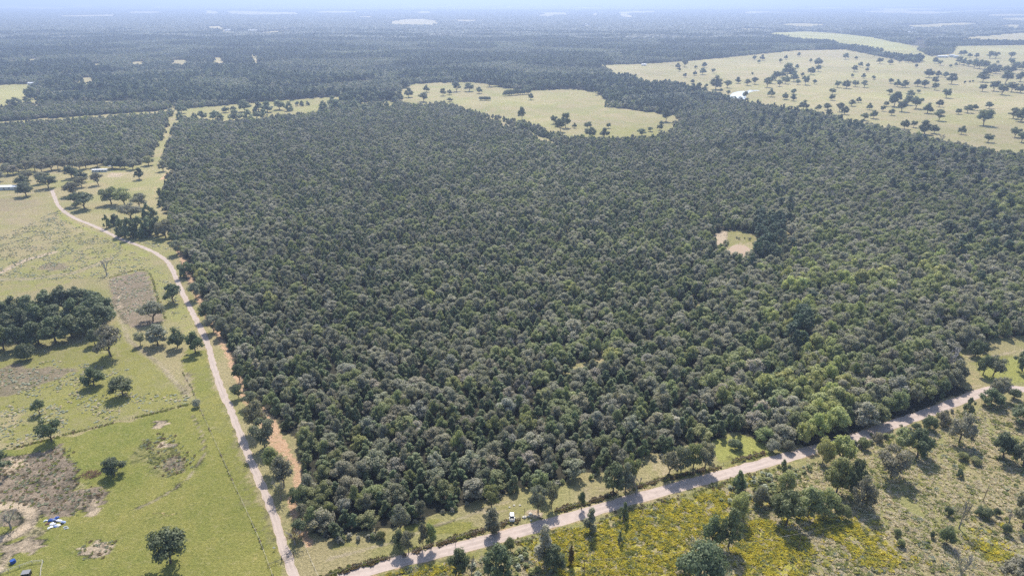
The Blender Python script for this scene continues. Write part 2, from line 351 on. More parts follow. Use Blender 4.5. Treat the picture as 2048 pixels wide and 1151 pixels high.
paint('soil', [(-100, 400), (0, 395), (80, 400), (60, 420), (-100, 430)], 0.4)
paint('soil', [(0, 425), (60, 430), (80, 450), (0, 450)], 0.3); paint('soil', [(270, 880), (330, 895), (400, 925), (330, 960), (270, 930)], 0.35)
for cx, cy, a, b, k, v in ((320, 848, 16, 9, 'sand', .9), (323, 887, 10, 5, 'sand', .9), (345, 890, 8, 4, 'sand', .7), (190, 1098, 34, 16, 'sand', .8), (325, 1027, 30, 5, 'orange', .4),
        (180, 1010, 26, 22, 'sand', .8), (45, 1095, 48, 14, 'sand', .75), (30, 930, 22, 18, 'sand', .8), (350, 930, 26, 16, 'soil', .5), (150, 968, 30, 14, 'sand', .35), (70, 960, 40, 12, 'sand', .4),
        (60, 1060, 40, 14, 'sand', .5), (240, 1050, 10, 6, 'green', .8), (375, 770, 12, 25, 'soil', .6), (240, 610, 9, 25, 'sand', .7), (285, 1050, 30, 10, 'green', .5),
        (18, 1035, 26, 18, 'soil', .9), (110, 533, 32, 9, 'soil', .7), (120, 785, 60, 6, 'lime', .3), (255, 365, 28, 7, 'lime', .3), (148, 398, 16, 6, 'sand', .8), (232, 350, 16, 5, 'sand', .8),
        (470, 1105, 8, 4, 'sand', .3), (700, 1090, 40, 8, 'green', .5), (880, 1055, 80, 12, 'green', .85), (1010, 1020, 60, 10, 'green', .4), (985, 1022, 30, 6, 'sand', .5), (948, 1045, 10, 4, 'orange', .45),
        (1072, 1032, 16, 12, 'sand', 1.0), (1085, 1040, 24, 7, 'sand', 1.0), (1200, 985, 50, 12, 'soil', .4), (1330, 930, 40, 14, 'sand', .5), (1478, 897, 66, 26, 'lime', .95), (1490, 925, 60, 12, 'green', .6),
        (1985, 720, 50, 14, 'green', .6), (2030, 742, 75, 26, 'lime', .95), (1945, 755, 16, 20, 'orange', .3), (1935, 715, 16, 10, 'sand', .5), (1960, 775, 20, 6, 'sand', .6),
        (1800, 1060, 90, 30, 'green', .45), (1700, 1110, 100, 30, 'green', .5), (1850, 955, 26, 12, 'yellow', .4), (1840, 800 + 90, 40, 14, 'green', .35), (1950, 1000, 60, 30, 'soil', .25),
        (1530, 985, 50, 14, 'green', .6), (1350, 1120, 40, 20, 'soil', .5), (1640, 1080, 40, 12, 'soil', .5)):
    paint(k, [(cx + a * math.cos(t), cy + b * math.sin(t)) for t in np.arange(0, 6.28, 0.5)], v, 3)
# south east meadow
YEL = [[(1085, 1066), (1200, 1056), (1262, 1034), (1345, 1012), (1425, 988), (1450, 1000), (1432, 1050), (1385, 1085), (1350, 1110), (1345, 1160), (1345, 1250), (1120, 1250), (1130, 1151), (1112, 1115)],
       [(790, 1145), (860, 1130), (905, 1128), (900, 1180), (760, 1190)],
       [(1495, 1050), (1540, 1040), (1600, 1068), (1625, 1105), (1600, 1160), (1500, 1180), (1480, 1100)],
       [(1625, 1035), (1700, 1040), (1775, 1092), (1790, 1122), (1730, 1130), (1680, 1088), (1640, 1062)],
       [(1944, 1058), (1978, 1060), (2008, 1116), (1985, 1122), (1955, 1092)]]
paint('green', [(1085, 1066), (1200, 1056), (1262, 1034), (1345, 1012), (1430, 988), (1500, 1000), (1620, 1030), (1800, 1130), (1820, 1300), (700, 1300), (790, 1140), (905, 1125), (1060, 1110)], 0.25)
for q in YEL: paint('yellow', q, 0.9, 6)
paint('green', [(700, 1165), (900, 1112), (1200, 1030), (1430, 968), (1560, 930), (1560, 940), (1430, 985), (1200, 1045), (900, 1130)], 0.6, 2)
paint('green', [(1130, 1024), (1300, 975), (1420, 940), (1560, 903), (1560, 912), (1420, 952), (1200, 1010), (1130, 1030)], 0.7, 2)
# pastures and far fields
paint('green', [(1100, 300), (1180, 262), (1230, 252), (1320, 256), (1320, 300)], 0.35); 
paint('lime', [(1500, 60), (1760, 60), (1880, 122), (1838, 122), (1700, 98), (1600, 84)], 0.75); paint('lime', [(1900, 88), (2400, 84), (2400, 150), (2048, 135), (1908, 112)], 0.45)
paint('lime', [(-300, 160), (76, 165), (60, 215), (-300, 240)], 0.9); paint('lime', [(360, 246), (360, 214), (700, 185), (700, 230)], 0.3)
paint('green', [(1180, 120), (1700, 95), (2400, 130), (2600, 360), (1700, 260)], 0.3, 20)
paint('green', [(800, 160), (1200, 175), (1360, 230), (1340, 290), (1100, 280)], 0.2, 20)
for cx, cy, a, b, v in ((1700, 150, 90, 6, .4), (1820, 190, 120, 8, .45), (1600, 130, 80, 5, .35), (1950, 240, 90, 12, .5), (1500, 150, 60, 5, .4), (1050, 210, 90, 5, .3), (1180, 245, 80, 6, .4), (1980, 280, 60, 10, .3)):
    paint('lime' if a > 80 else 'soil', [(cx + a * math.cos(t), cy + b * math.sin(t)) for t in np.arange(0, 6.28, 0.5)], v, 14)
paint('soil', [(1590, 102), (1689, 100), (1700, 112), (1640, 120), (1590, 112)], 0.4); paint('soil', [(1100, 205), (1290, 222), (1270, 240), (1130, 222)], 0.25)
paint('orange', [(1640, 148), (1700, 140), (1700, 148), (1650, 152)], 0.2)
for q in OPEN[19:]: 
    m = ins(q, X, Y); w['sand'][m] = 0.45; w['dry'][m] = 0.55
for q in OPEN[7:19]:
    m = ins(q, X, Y); w['sand'][m] = 0.35; w['dry'][m] = 0.65
m = ins(OPEN[19], X, Y); w['sand'][m] = 0; w['lime'][m] = .8
paint('sand', [(1425, 460), (1452, 460), (1462, 520), (1430, 520)], 0.9, 1.5)
paint('green', [(1456, 462), (1485, 462), (1512, 470), (1515, 486), (1492, 486), (1470, 486), (1456, 496), (1448, 500)], 0.5, 1.5)
paint('green', [(1560, 456), (1580, 470), (1580, 500), (1560, 490)], 0.6, 1.5)
# tracks
stripe('rut', [(215, 600), (240, 635), (258, 680), (290, 705), (320, 727), (345, 757), (380, 795)], 1.6, 0.7)
stripe('rut', [(385, 830), (405, 870), (408, 905), (392, 940), (352, 975), (310, 1000), (270, 1018)], 1.0, 0.58)
stripe('sand', [(-40, 560), (0, 545), (50, 520), (105, 505)], 3.5, 0.9); stripe('rut', [(-60, 560), (15, 558), (60, 558), (150, 545), (220, 517)], 3.0, 0.6)
stripe('sand', [(-40, 1000), (0, 1010), (45, 1012), (66, 1030), (56, 1050), (30, 1068), (-30, 1090)], 2.6, 0.95); stripe('sand', [(0, 1140), (12, 1115), (30, 1090), (60, 1080)], 2.2, 0.7)
stripe('orange', None, 1.9, 0.72, BREAK1); stripe('orange', None, 1.8, 0.78, BREAK2)
stripe('orange', [(309, 402), (312, 365), (316, 330), (323, 300), (330, 270), (338, 245)], 1.8, 0.4)
stripe('orange', [(325, 358), (340, 345), (350, 338)], 3.0, 0.7); stripe('orange', [(335, 440), (340, 456), (345, 470)], 2.5, 0.6)
stripe('sand', [(104, 382), (135, 368), (200, 357), (230, 352), (262, 345), (310, 338)], 2.2, 0.6); stripe('sand', [(-60, 398), (0, 392), (60, 386), (104, 380)], 2.5, 0.6)
stripe('rut', [(655, 1118), (720, 1100), (800, 1080), (870, 1050), (940, 1030), (975, 1012), (1030, 1000)], 1.0, 0.6)
stripe('rut', [(440, 760), (480, 870), (515, 960), (545, 1030), (565, 1085)], 0.8, 0.4); stripe('rut', [(420, 720), (455, 820), (495, 930), (530, 1020), (550, 1080)], 0.7, 0.3)
stripe('orange', None, 4.2, 0.45, ROAD[20:]); stripe('orange', None, 2.6, 0.4, DRIVE)
stripe('orange', [(1560, 160), (1640, 150), (1760, 175), (1900, 205), (2048, 200)], 1.5, 0.25); stripe('orange', [(1290, 130), (1340, 142), (1400, 165)], 2.0, 0.35); stripe('orange', [(1900, 120), (1960, 128), (2048, 140)], 3, 0.3)
stripe('sand', [(1980, 712), (2048, 700), (2200, 690)], 1.2, 0.7)
F = []
idx = np.arange(nx * ny).reshape(ny, nx)
quads = np.stack([idx[:-1, :-1], idx[:-1, 1:], idx[1:, 1:], idx[1:, :-1]], -1).reshape(-1, 4)
gm = bpy.data.meshes.new('ground'); nq = len(quads)
gm.vertices.add(nx * ny); co = np.zeros((nx * ny, 3), np.float32); co[:, 0] = X; co[:, 1] = Y
gm.vertices.foreach_set('co', co.ravel()); gm.loops.add(nq * 4); gm.loops.foreach_set('vertex_index', quads.ravel().astype(np.int32))
gm.polygons.add(nq); gm.polygons.foreach_set('loop_start', np.arange(0, nq * 4, 4, dtype=np.int32)); gm.update(calc_edges=True)
for nm, ks in (('coverA', ('green', 'dry', 'sand', 'soil')), ('coverB', ('yellow', 'orange', 'rut', 'lime'))):
    at = gm.attributes.new(nm, 'FLOAT_COLOR', 'POINT'); arr = np.stack([w[q] for q in ks], -1).astype(np.float32)
    at.data.foreach_set('color', arr.ravel())
k = NT('ground cover'); geo = k.n('ShaderNodeNewGeometry').outputs['Position']
A = k.n('ShaderNodeAttribute', attribute_name='coverA'); B = k.n('ShaderNodeAttribute', attribute_name='coverB')
sa = k.n('ShaderNodeSeparateColor', {0: A.outputs['Color']}); sb = k.n('ShaderNodeSeparateColor', {0: B.outputs['Color']})
nf = k.noise(geo, 0.9, 6.0, 0.65); nm_ = k.noise(geo, 0.16, 5.0, 0.6, 0.6); nl = k.noise(geo, 0.022, 4.0, 0.55, 1.0); nvl = k.noise(geo, 0.0035, 5.0)
brk = k.math('ADD', k.math('MULTIPLY', k.math('SUBTRACT', nm_, 0.5), 1.5), k.math('MULTIPLY', k.math('SUBTRACT', nf, 0.5), 1.0))
def wt(sock, lo=0.25, hi=0.7, amt=1.0):
    v = k.math('ADD', sock, k.math('MULTIPLY', brk, amt)); return k.math('MULTIPLY', k.ramp(v, lo, hi), k.ramp(sock, 0.0, 0.12))
def tone(a, b, n=nf, lo=0.32, hi=0.68): return k.mix(k.ramp(n, lo, hi), c4(a), c4(b))
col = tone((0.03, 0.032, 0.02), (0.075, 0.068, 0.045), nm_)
dryc = k.mix(k.ramp(nl, 0.42, 0.62), tone((0.22, 0.19, 0.09), (0.43, 0.36, 0.19), nf, .3, .62), tone((0.185, 0.19, 0.068), (0.35, 0.325, 0.13), nf, .3, .62))
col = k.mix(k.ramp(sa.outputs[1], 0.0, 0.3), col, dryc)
col = k.mix(wt(sb.outputs[0] if False else B.outputs['Alpha'], 0.2, 0.8), col, tone((0.23, 0.24, 0.06), (0.39, 0.38, 0.115)))
grn = k.mix(k.ramp(k.math('ADD', k.math('MULTIPLY', nl, .6), k.math('MULTIPLY', nm_, .4)), 0.38, 0.62), tone((0.135, 0.155, 0.033), (0.245, 0.26, 0.058)), tone((0.215, 0.205, 0.052), (0.345, 0.315, 0.092)))
grn = k.mix(k.math('MULTIPLY', k.ramp(k.noise(geo, 0.45, 5.0, 0.7), 0.54, 0.70), 0.35), grn, c4((0.40, 0.34, 0.21)))
col = k.mix(wt(sa.outputs[0], 0.25, 0.75), col, grn)
col = k.mix(wt(A.outputs['Alpha'], 0.25, 1.1), col, tone((0.225, 0.17, 0.12), (0.39, 0.31, 0.225)))
col = k.mix(wt(sb.outputs[0], 0.35, 0.75, .8), col, tone((0.29, 0.275, 0.055), (0.50, 0.44, 0.09)))
col = k.mix(wt(sa.outputs[2], 0.3, 0.95), col, tone((0.43, 0.335, 0.225), (0.60, 0.48, 0.345)))
col = k.mix(wt(sb.outputs[1], 0.35, 0.6, .7), col, tone((0.46, 0.27, 0.15), (0.66, 0.46, 0.30)))
col = k.mix(k.math('MULTIPLY', wt(sb.outputs[2], 0.3, 0.75, .6), 0.8), col, tone((0.36, 0.29, 0.19), (0.50, 0.42, 0.30)))
# scattered paler and darker spots
sp = k.n('ShaderNodeTexVoronoi', {'Vector': geo, 'Scale': 0.22, 'Randomness': 1.0}).outputs['Distance']
col = k.mix(k.math('MULTIPLY', k.math('SUBTRACT', 1.0, k.ramp(sp, 0.0, 0.18)), k.ramp(nl, .4, .6)), col, k.mix(1.0, col, (1.5, 1.35, 1.3, 1), 'MULTIPLY'))
col = k.mix(0.5, col, k.mix(1.0, col, k.n('ShaderNodeCombineColor', {0: k.math('MULTIPLY_ADD', nvl, 1.6, 0.2), 1: k.math('MULTIPLY_ADD', nvl, 1.6, 0.2), 2: k.math('MULTIPLY_ADD', nvl, 1.6, 0.2)}).outputs[0], 'MULTIPLY'))
hh = k.math('ADD', k.math('MULTIPLY', nf, 0.5), k.noise(geo, 2.6, 3.0, 0.6))
bp = k.n('ShaderNodeBump', {'Height': hh, 'Distance': 0.8, 'Strength': 1.0})
d = k.n('ShaderNodeBsdfPrincipled', {'Base Color': col, 'Roughness': 0.92, 'Specular IOR Level': 0.12, 'Normal': bp.outputs[0]})
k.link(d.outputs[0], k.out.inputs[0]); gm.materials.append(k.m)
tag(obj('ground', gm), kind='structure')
# road and drive strips
def strip(name, line, width, mat, z, edge=0.5):
    V, Fc, E, A_ = [], [], [], []; n = len(line)
    for i in range(n):
        a = line[max(i - 1, 0)]; b = line[min(i + 1, n - 1)]; t = Vector((b[0] - a[0], b[1] - a[1])).normalized(); nn = Vector((-t.y, t.x))
        for jx, f in enumerate((-1, -0.8, 0, 0.8, 1)):
            j = random.uniform(-0.38, 0.38) if abs(f) == 1 else 0; A_.append(float(f))
            V.append((line[i][0] + nn.x * (f * width / 2 + j), line[i][1] + nn.y * (f * width / 2 + j), z)); E.append(1.0 if abs(f) == 1 else 0.0)
    for i in range(n - 1):
        for j in range(4):
            a = i * 5 + j; Fc.append((a, a + 5, a + 6, a + 1)[::-1])
    me = mesh(name, V, Fc, mat); at = me.attributes.new('edge', 'FLOAT', 'POINT'); at.data.foreach_set('value', E); at = me.attributes.new('across', 'FLOAT', 'POINT'); at.data.foreach_set('value', A_)
    return tag(obj(name, me), kind='structure')
strip('road', ROAD, 5.6, M['road'], 0.03)
strip('gravel_drive', DRIVE, 3.2, M['drive'], 0.02)
def pond(name, pts, mat, z, jit=.6):
    q = smooth_line(list(PP(pts)) + [PP(pts)[0]], 1.5)[:-1]
    V = [(p[0] + random.uniform(-jit, jit) * .3, p[1] + random.uniform(-jit, jit) * .3, z) for p in q]
    me = mesh(name, V, [tuple(range(len(V)))], mat)
    if me.polygons[0].normal.z < 0: me.flip_normals()
    return tag(obj(name, me), kind='structure')
pond('muddy_pond', [(1456, 502), (1464, 492), (1478, 489), (1492, 492), (1500, 500), (1496, 512), (1475, 518), (1458, 513)], M['pond'], 0.05)
pond('stock_pond', [(1456, 196), (1464, 187), (1478, 183), (1492, 182), (1500, 180), (1520, 181), (1506, 183), (1494, 188), (1490, 200), (1475, 202)], M['pond2'], 0.08)
# ------------------------------------------------------------------ tree shapes (crown width 1, height 1)
def ico(sub):
    import bmesh
    bm = bmesh.new(); bmesh.ops.create_icosphere(bm, subdivisions=sub, radius=1.0)
    V = np.array([v.co[:] for v in bm.verts]); Fa = [tuple(v.index for v in f.verts) for f in bm.faces]; bm.free(); return V, Fa
ICO1, ICO2 = ico(1), ico(2)
def crown_geo(seed, kind, nleaf, leaf, aspect=1.0, core=0.78):
    """lobed crown: core blobs inside, many small leaf clusters over and between them. aspect = height/width"""
    r = np.random.default_rng(seed); lobes = []
    if kind == 'oak':
        zb = .08; n = 28
        for i in range(n):
            rl = r.uniform(.085, .185); a = r.uniform(0, 6.28); q = math.sqrt(r.uniform(0, 1)) if i > 2 else 0.1
            z = zb + .12 + (1 - zb - .28) * (1 - q ** 2 * .6) * (1 - r.uniform(0, 1) ** 1.6 * .85)
            lobes.append((math.cos(a) * q * (.5 - rl * .8), math.sin(a) * q * (.5 - rl * .8), z, rl, rl * .9))
    elif kind == 'spread':
        zb = .12; n = 24
        for i in range(n):
            rl = r.uniform(.11, .19); a = r.uniform(0, 6.28); q = math.sqrt(r.uniform(0.02, 1)) * r.uniform(.8, 1.05)
            z = zb + .12 + (1 - zb - .25) * (1 - min(q, 1) ** 2 * .5) * (1 - r.uniform(0, 1) ** 1.4 * .8)
            lobes.append((math.cos(a) * q * (.5 - rl * .7), math.sin(a) * q * (.5 - rl * .7), z, rl, rl * .75))
    elif kind == 'cedar':
        n = 20
        for i in range(n):
            h = .10 + .80 * (i / (n - 1)) ** 0.95; rad = .46 * (1 - ((h - .1) / .95) ** 1.7) + .02
            rl = r.uniform(.10, .17) * (1.15 - h * .5); a = r.uniform(0, 6.28)
            q = max(rad - rl * .7, 0) * math.sqrt(r.uniform(.3, 1))
            lobes.append((math.cos(a) * q, math.sin(a) * q, h, rl, rl * 1.25))
    elif kind == 'pine':
        n = 18
        for i in range(n):
            h = .38 + .56 * i / (n - 1); rad = .46 * (1 - ((h - .38) / .75) ** 2)
            rl = r.uniform(.10, .15); a = r.uniform(0, 6.28); q = max(rad - rl * .6, 0) * r.uniform(.5, 1)
            lobes.append((math.cos(a) * q, math.sin(a) * q, h, rl, rl * .55))
    elif kind == 'bush':
        n = 12
        for i in range(n):
            rl = r.uniform(.15, .24); a = r.uniform(0, 6.28); q = math.sqrt(r.uniform(0, 1))
            z = .18 + .62 * (1 - q * q * .8) * r.uniform(.5, 1)
            lobes.append((math.cos(a) * q * (.5 - rl), math.sin(a) * q * (.5 - rl), z, rl, rl * 1.1))
    elif kind == 'column':
        n = 14
        for i in range(n):
            h = .14 + .76 * i / (n - 1); rad = .42 * math.sin(min(1, (h + .15)) * 2.9) + .05
            rl = r.uniform(.18, .28) * (1.1 - h * .5); a = r.uniform(0, 6.28); q = max(rad - rl * .6, 0) * r.uniform(.3, 1)
            lobes.append((math.cos(a) * q, math.sin(a) * q, h, rl, rl * .6))
    L = np.array(lobes)
    V, Fc = [], []; nv = 0
    if core > 0:
        iv, ifc = ICO1
        for l in lobes:
            d = iv * (core * (1 + r.uniform(-.16, .16, (len(iv), 1))))
            V.append(np.stack([l[0] + d[:, 0] * l[3], l[1] + d[:, 1] * l[3], l[2] + d[:, 2] * l[4]], -1)); Fc += [tuple(i + nv for i in f) for f in ifc]; nv += len(iv)
    wgt = L[:, 3] ** 2; ch = r.choice(len(L), nleaf, p=wgt / wgt.sum())
    dd = r.normal(size=(nleaf, 3)); dd /= np.linalg.norm(dd, axis=1)[:, None]; dd[:, 2] = np.where(dd[:, 2] < -.35, -dd[:, 2], dd[:, 2])
    rad = (r.uniform(.80, 1.14, nleaf) + (r.uniform(0, 1, nleaf) > .9) * r.uniform(0, .35, nleaf))[:, None]
    Pn = L[ch, :3] + dd * rad * np.stack([L[ch, 3], L[ch, 3], L[ch, 4]], -1)
    nrm = dd + r.normal(size=(nleaf, 3)) * .5 + np.array([0, 0, .55]); nrm /= np.linalg.norm(nrm, axis=1)[:, None]
    u = np.cross(nrm, r.normal(size=(nleaf, 3))); u /= np.linalg.norm(u, axis=1)[:, None]; v = np.cross(nrm, u)
    sz = leaf * r.uniform(.55, 1.25, nleaf)[:, None]; vz = sz * r.uniform(.55, 1.0, nleaf)[:, None]
    asc = np.array([1, 1, 1 / aspect])
    q = np.stack([Pn + (-u * sz - v * vz * .4) * asc, Pn + (u * sz * .3 - v * vz) * asc, Pn + (u * sz + v * vz * .3) * asc, Pn + (-u * sz * .3 + v * vz) * asc], 1).reshape(-1, 3)
    V.append(q); Fc += [(nv + 4 * i, nv + 4 * i + 1, nv + 4 * i + 2, nv + 4 * i + 3) for i in range(nleaf)]
    VV = np.concatenate(V); fx = .5 / np.percentile(np.hypot(VV[:, 0], VV[:, 1]), 98.5); fz = 1 / np.percentile(VV[:, 2], 99.3)
    VV = VV * [fx, fx, fz]; L = L * [fx, fx, fz, 1, 1]
    return VV, Fc, L
def trunk_geo(L, seed, thick=.035, fork=.25, nb=7, aspect=1.0, reach=.8):
    r = random.Random(seed); mb = MB(); f = (r.uniform(-.03, .03), r.uniform(-.03, .03), fork)
    mb.tube((0, 0, -.03), f, thick, thick * .75, 7)
    for l in sorted(L.tolist(), key=lambda l: -math.hypot(l[0], l[1]))[:nb]:
        e = (f[0] + (l[0] - f[0]) * reach, f[1] + (l[1] - f[1]) * reach, f[2] + (l[2] - f[2]) * reach)
        m = ((f[0] + e[0]) / 2 + r.uniform(-.02, .02), (f[1] + e[1]) / 2, (f[2] + e[2]) / 2 + .03)
        mb.tube(f, m, thick * .5, thick * .33, 5); mb.tube(m, e, thick * .33, thick * .12, 5)
    return mb
def bare_geo(seed, depth=5):
    r = random.Random(seed); mb = MB()
    def br(p, d, ln, th, k):
        e = p + d * ln; mb.tube(p, e, th, th * .65, 5)
        if k == 0: return
        for _ in range(3 if k > 1 else 4):
            nd = (d + Vector((r.uniform(-1, 1), r.uniform(-1, 1), r.uniform(-.25, .7))) * .75).normalized()
            br(e, nd, ln * r.uniform(.6, .82), th * .58, k - 1)
    br(Vector((0, 0, -.02)), Vector((0, 0, 1)), .24, .03, depth - 1)
    V = np.array(mb.V); V[:, 2] *= 1.0 / V[:, 2].max(); m = np.abs(V[:, :2]).max(); V[:, :2] *= .5 / m
    mb.V = [tuple(v) for v in V]; return mb
SH = {}    # kind -> list of (crown mesh verts, faces, lobes, aspect)
SPEC = {'oak': (6, 1900, .032, .95, .72, .25, .035), 'spread': (6, 2300, .028, .8, .62, .2, .035), 'cedar': (4, 1300, .036, 1.15, .82, .15, .04),
        'pine': (3, 1000, .036, 1.5, .7, .8, .022), 'bush': (4, 2300, .026, .7, .8, .1, .03), 'column': (3, 800, .06, 2.2, .8, .3, .035)}
for kd, (n, nl_, lf, asp, core, fork, th) in SPEC.items():
    SH[kd] = []
    for i in range(n):
        V, Fc, L = crown_geo(100 + i * 7 + len(kd) * 31, kd, nl_, lf, asp, core)
        t = trunk_geo(L, i, th, fork, 7, asp)
        SH[kd].append((V, Fc, L, t))
_mc = {}
def crown_mesh(kd, i, mk):
    key = (kd, i, mk)
    if key not in _mc: _mc[key] = mesh(kd + '_crown', SH[kd][i][0], SH[kd][i][1], M[mk])
    return _mc[key]
def trunk_mesh(kd, i):
    key = ('t', kd, i)
    if key not in _mc: _mc[key] = mesh('trunk', SH[kd][i][3].V, SH[kd][i][3].F, M['bark'])
    return _mc[key]
BARE = [bare_geo(3), bare_geo(8), bare_geo(15)]
def bare_mesh(i):
    if ('b', i) not in _mc: _mc[('b', i)] = mesh('limbs', BARE[i].V, BARE[i].F, M['greybark'])
    return _mc[('b', i)]
def sparse_mesh(i, mk):
    key = ('s', i, mk)
    if key not in _mc:
        V, Fc, L = crown_geo(900 + i, 'oak', 520, .026, 1.0, 0); _mc[key] = mesh('sparse_crown', V, Fc, M[mk])
    return _mc[key]
def tint(o, r, amt=.18):
    a = 1 + r.uniform(-amt, amt); o.color = (a * (1 + r.uniform(-.06, .08)), a, a * (1 + r.uniform(-.08, .08)), 1)
_tr = random.Random(5)
NAMES = {'oak': 'oak_tree', 'spread': 'oak_tree', 'cedar': 'cedar_tree', 'pine': 'pine_tree', 'bush': 'shrub', 'column': 'cedar_tree'}
def tree(x, y, W, H, kd, mk, label, group=None, name=None, cat=None, parts=True, rz=None):
    """a tree: empty at its foot > crown, trunk"""
    r = _tr
    nm = name or NAMES.get(kd, 'tree'); i = r.randrange(len(SH[kd])) if kd in SH else r.randrange(3)
    e = empty(nm, (x, y, 0), r.uniform(0, 6.28) if rz is None else rz); e.scale = (W, W, H)
    if kd == 'bare':
        obj('trunk', bare_mesh(i), e)
    elif kd == 'sparse':
        c = obj('crown', sparse_mesh(i, mk), e); tint(c, r); obj('trunk', bare_mesh(i), e)
    else:
        c = obj('crown', crown_mesh(kd, i, mk), e); tint(c, r)
        if parts: obj('trunk', trunk_mesh(kd, i), e)
    return tag(e, label, cat or ('shrub' if kd == 'bush' else ('cedar' if kd in ('cedar', 'column') else ('pine' if kd == 'pine' else 'tree'))), group)
def ptree(bx, by, wpx, hpx, kd, mk, label, group=None, **kw):
    x, y = P(bx, by); H = max(0.8, hgt(bx, by, by - hpx) * 0.97); W = wpx / pxm(y)
    return tree(x, y, W, H, kd, mk, label, group, **kw)
# ------------------------------------------------------------------ individually seen trees, west side
G_W = 'scattered trees of the west fields'
for a in [
 (341, 1124, 84, 66, 'spread', 'dark', 'large dark oak alone on the green lawn left of the metal gate'),
 (229, 950, 47, 32, 'spread', 'dark', 'small dark round oak on the green field, beside the brown brush pile'),
 (-8, 950, 66, 62, 'oak', 'dark', 'dark oak cut by the left edge of the picture above the bare purple soil'),
 (103, 882, 48, 42, 'spread', 'dark', 'dark oak standing on the cross fence line at the left'),
 (79, 827, 26, 28, 'spread', 'dark', 'tiny lone oak with a bare stem in the rough pasture at the left'),
 (188, 771, 44, 38, 'oak', 'dark', 'round oak alone in the green pasture below the grove'),
 (246, 790, 49, 38, 'spread', 'dark', 'open crowned oak in the pasture, right of the round oak and above the cross fence'),
 (222, 712, 62, 60, 'spread', 'oak', 'tall spreading oak below the right end of the dark grove'),
 (190, 690, 28, 32, 'oak', 'dark', 'small oak touching the tall spreading oak below the grove'),
 (54, 716, 42, 30, 'bush', 'dark', 'big rounded shrub in front of the dark grove'),
 (347, 604, 40, 36, 'spread', 'dark', 'oak with a clear trunk close to the bend of the gravel drive'),
 (306, 642, 50, 40, 'spread', 'oak', 'wide grey oak at the lower corner of the ploughed plot'),
 (316, 690, 47, 42, 'oak', 'oak', 'rounded olive oak between the dirt track and the gravel drive'),
 (355, 695, 35, 42, 'oak', 'dark', 'narrow oak second from the drive in the row of three'),
 (391, 705, 39, 42, 'oak', 'dark', 'dark oak shading the gravel drive at its narrowest point'),
 (281, 690, 22, 26, 'spread', 'oak', 'thin oak leaning left beside the rounded olive oak'),
 (262, 437, 44, 30, 'spread', 'oak', 'grey oak behind the two dark cedars near the drive'),
 (280, 415, 32, 30, 'spread', 'oak', 'grey oak standing above the dark thicket beside the lane'),
 (223, 408, 40, 34, 'spread', 'oakgreen', 'left half of the broad oak pair above the drive bend'),
 (250, 410, 40, 34, 'spread', 'oakgreen', 'right half of the broad oak pair above the drive bend'),
 (170, 418, 44, 34, 'spread', 'dark', 'sprawling oak with forked limbs beside the upper drive'),
 (152, 412, 32, 28, 'spread', 'dark', 'leaning oak touching the sprawling one beside the upper drive'),
 (148, 391, 36, 28, 'spread', 'oak', 'oak right of the fork at the top of the drive'),
 (145, 357, 32, 26, 'oak', 'dark', 'dark oak left of the white mobile home, nearest the wood'),
 (165, 364, 28, 24, 'oak', 'dark', 'dark oak left of the white mobile home, nearest to it'),
 (164, 374, 30, 22, 'spread', 'oak', 'low oak just above the fork of the drive'),
 (97, 376, 36, 28, 'spread', 'dark', 'oak with a visible stem left of the fork of the drive'),
 (86, 367, 26, 24, 'spread', 'oak', 'grey oak behind the oak left of the fork'),
 (53, 392, 34, 28, 'spread', 'dark', 'oak below the right end of the long white barn'),
 (47, 374, 32, 26, 'oak', 'dark', 'oak hiding the right end of the long white barn'),
 (56, 360, 24, 20, 'spread', 'oak', 'thin oak behind the long white barn'),
 (197, 370, 25, 26, 'spread', 'oak', 'oak in front of the white mobile home'),
 (279, 359, 21, 24, 'oak', 'dark', 'small dark round oak alone near the grassy lane'),
 (225, 337, 27, 25, 'oak', 'dark', 'dark oak directly behind the white mobile home'),
 (240, 336, 26, 24, 'oak', 'dark', 'dark oak right behind the small canopy'),
 (195, 334, 24, 20, 'spread', 'oak', 'pale oak behind the left end of the mobile home'),
 (266, 339, 24, 20, 'spread', 'oak', 'pale oak in front of the white camper'),
 (297, 331, 24, 19, 'spread', 'oakgreen', 'low oak right of the white camper'),
 (250, 337, 20, 18, 'spread', 'oak', 'thin oak between the canopy and the camper'),
 (332, 475, 36, 36, 'spread', 'oak', 'oak at the right end of the dark thicket with a bare trunk')]:
    ptree(*a[:6], a[6], G_W)
for i, (bx, by) in enumerate([(5, 352), (16, 348), (27, 350), (38, 346), (52, 340), (70, 341), (84, 343), (103, 341), (116, 338), (128, 340), (0, 362), (62, 334), (92, 333), (145, 338), (160, 340), (172, 337)]):
    ptree(bx, by, _tr.uniform(19, 26), _tr.uniform(19, 24), 'spread', 'oak', 'slim grey oak in the open row under the wood edge behind the barn', 'thin oaks in front of the far wood edge')
for i, (bx, by) in enumerate([(10, 650), (35, 645), (68, 642), (100, 632), (132, 626), (160, 622), (188, 630), (20, 672), (52, 668), (85, 660), (120, 655), (150, 648), (185, 648), (8, 700), (42, 698), (78, 690), (112, 684), (145, 676), (180, 666), (207, 655), (205, 640), (-25, 690), (-28, 655)]):
    ptree(bx, by, _tr.uniform(48, 62), _tr.uniform(46, 56), 'oak', 'dark', 'dark oak in the %s of the grove %s' % ('back rank' if by < 653 else ('middle rank' if by < 675 else 'front rank'), 'at the left edge' if bx < 45 else ('in its left half' if bx < 105 else ('in its right half' if bx < 165 else 'at its right end'))), 'oaks of the dark grove')
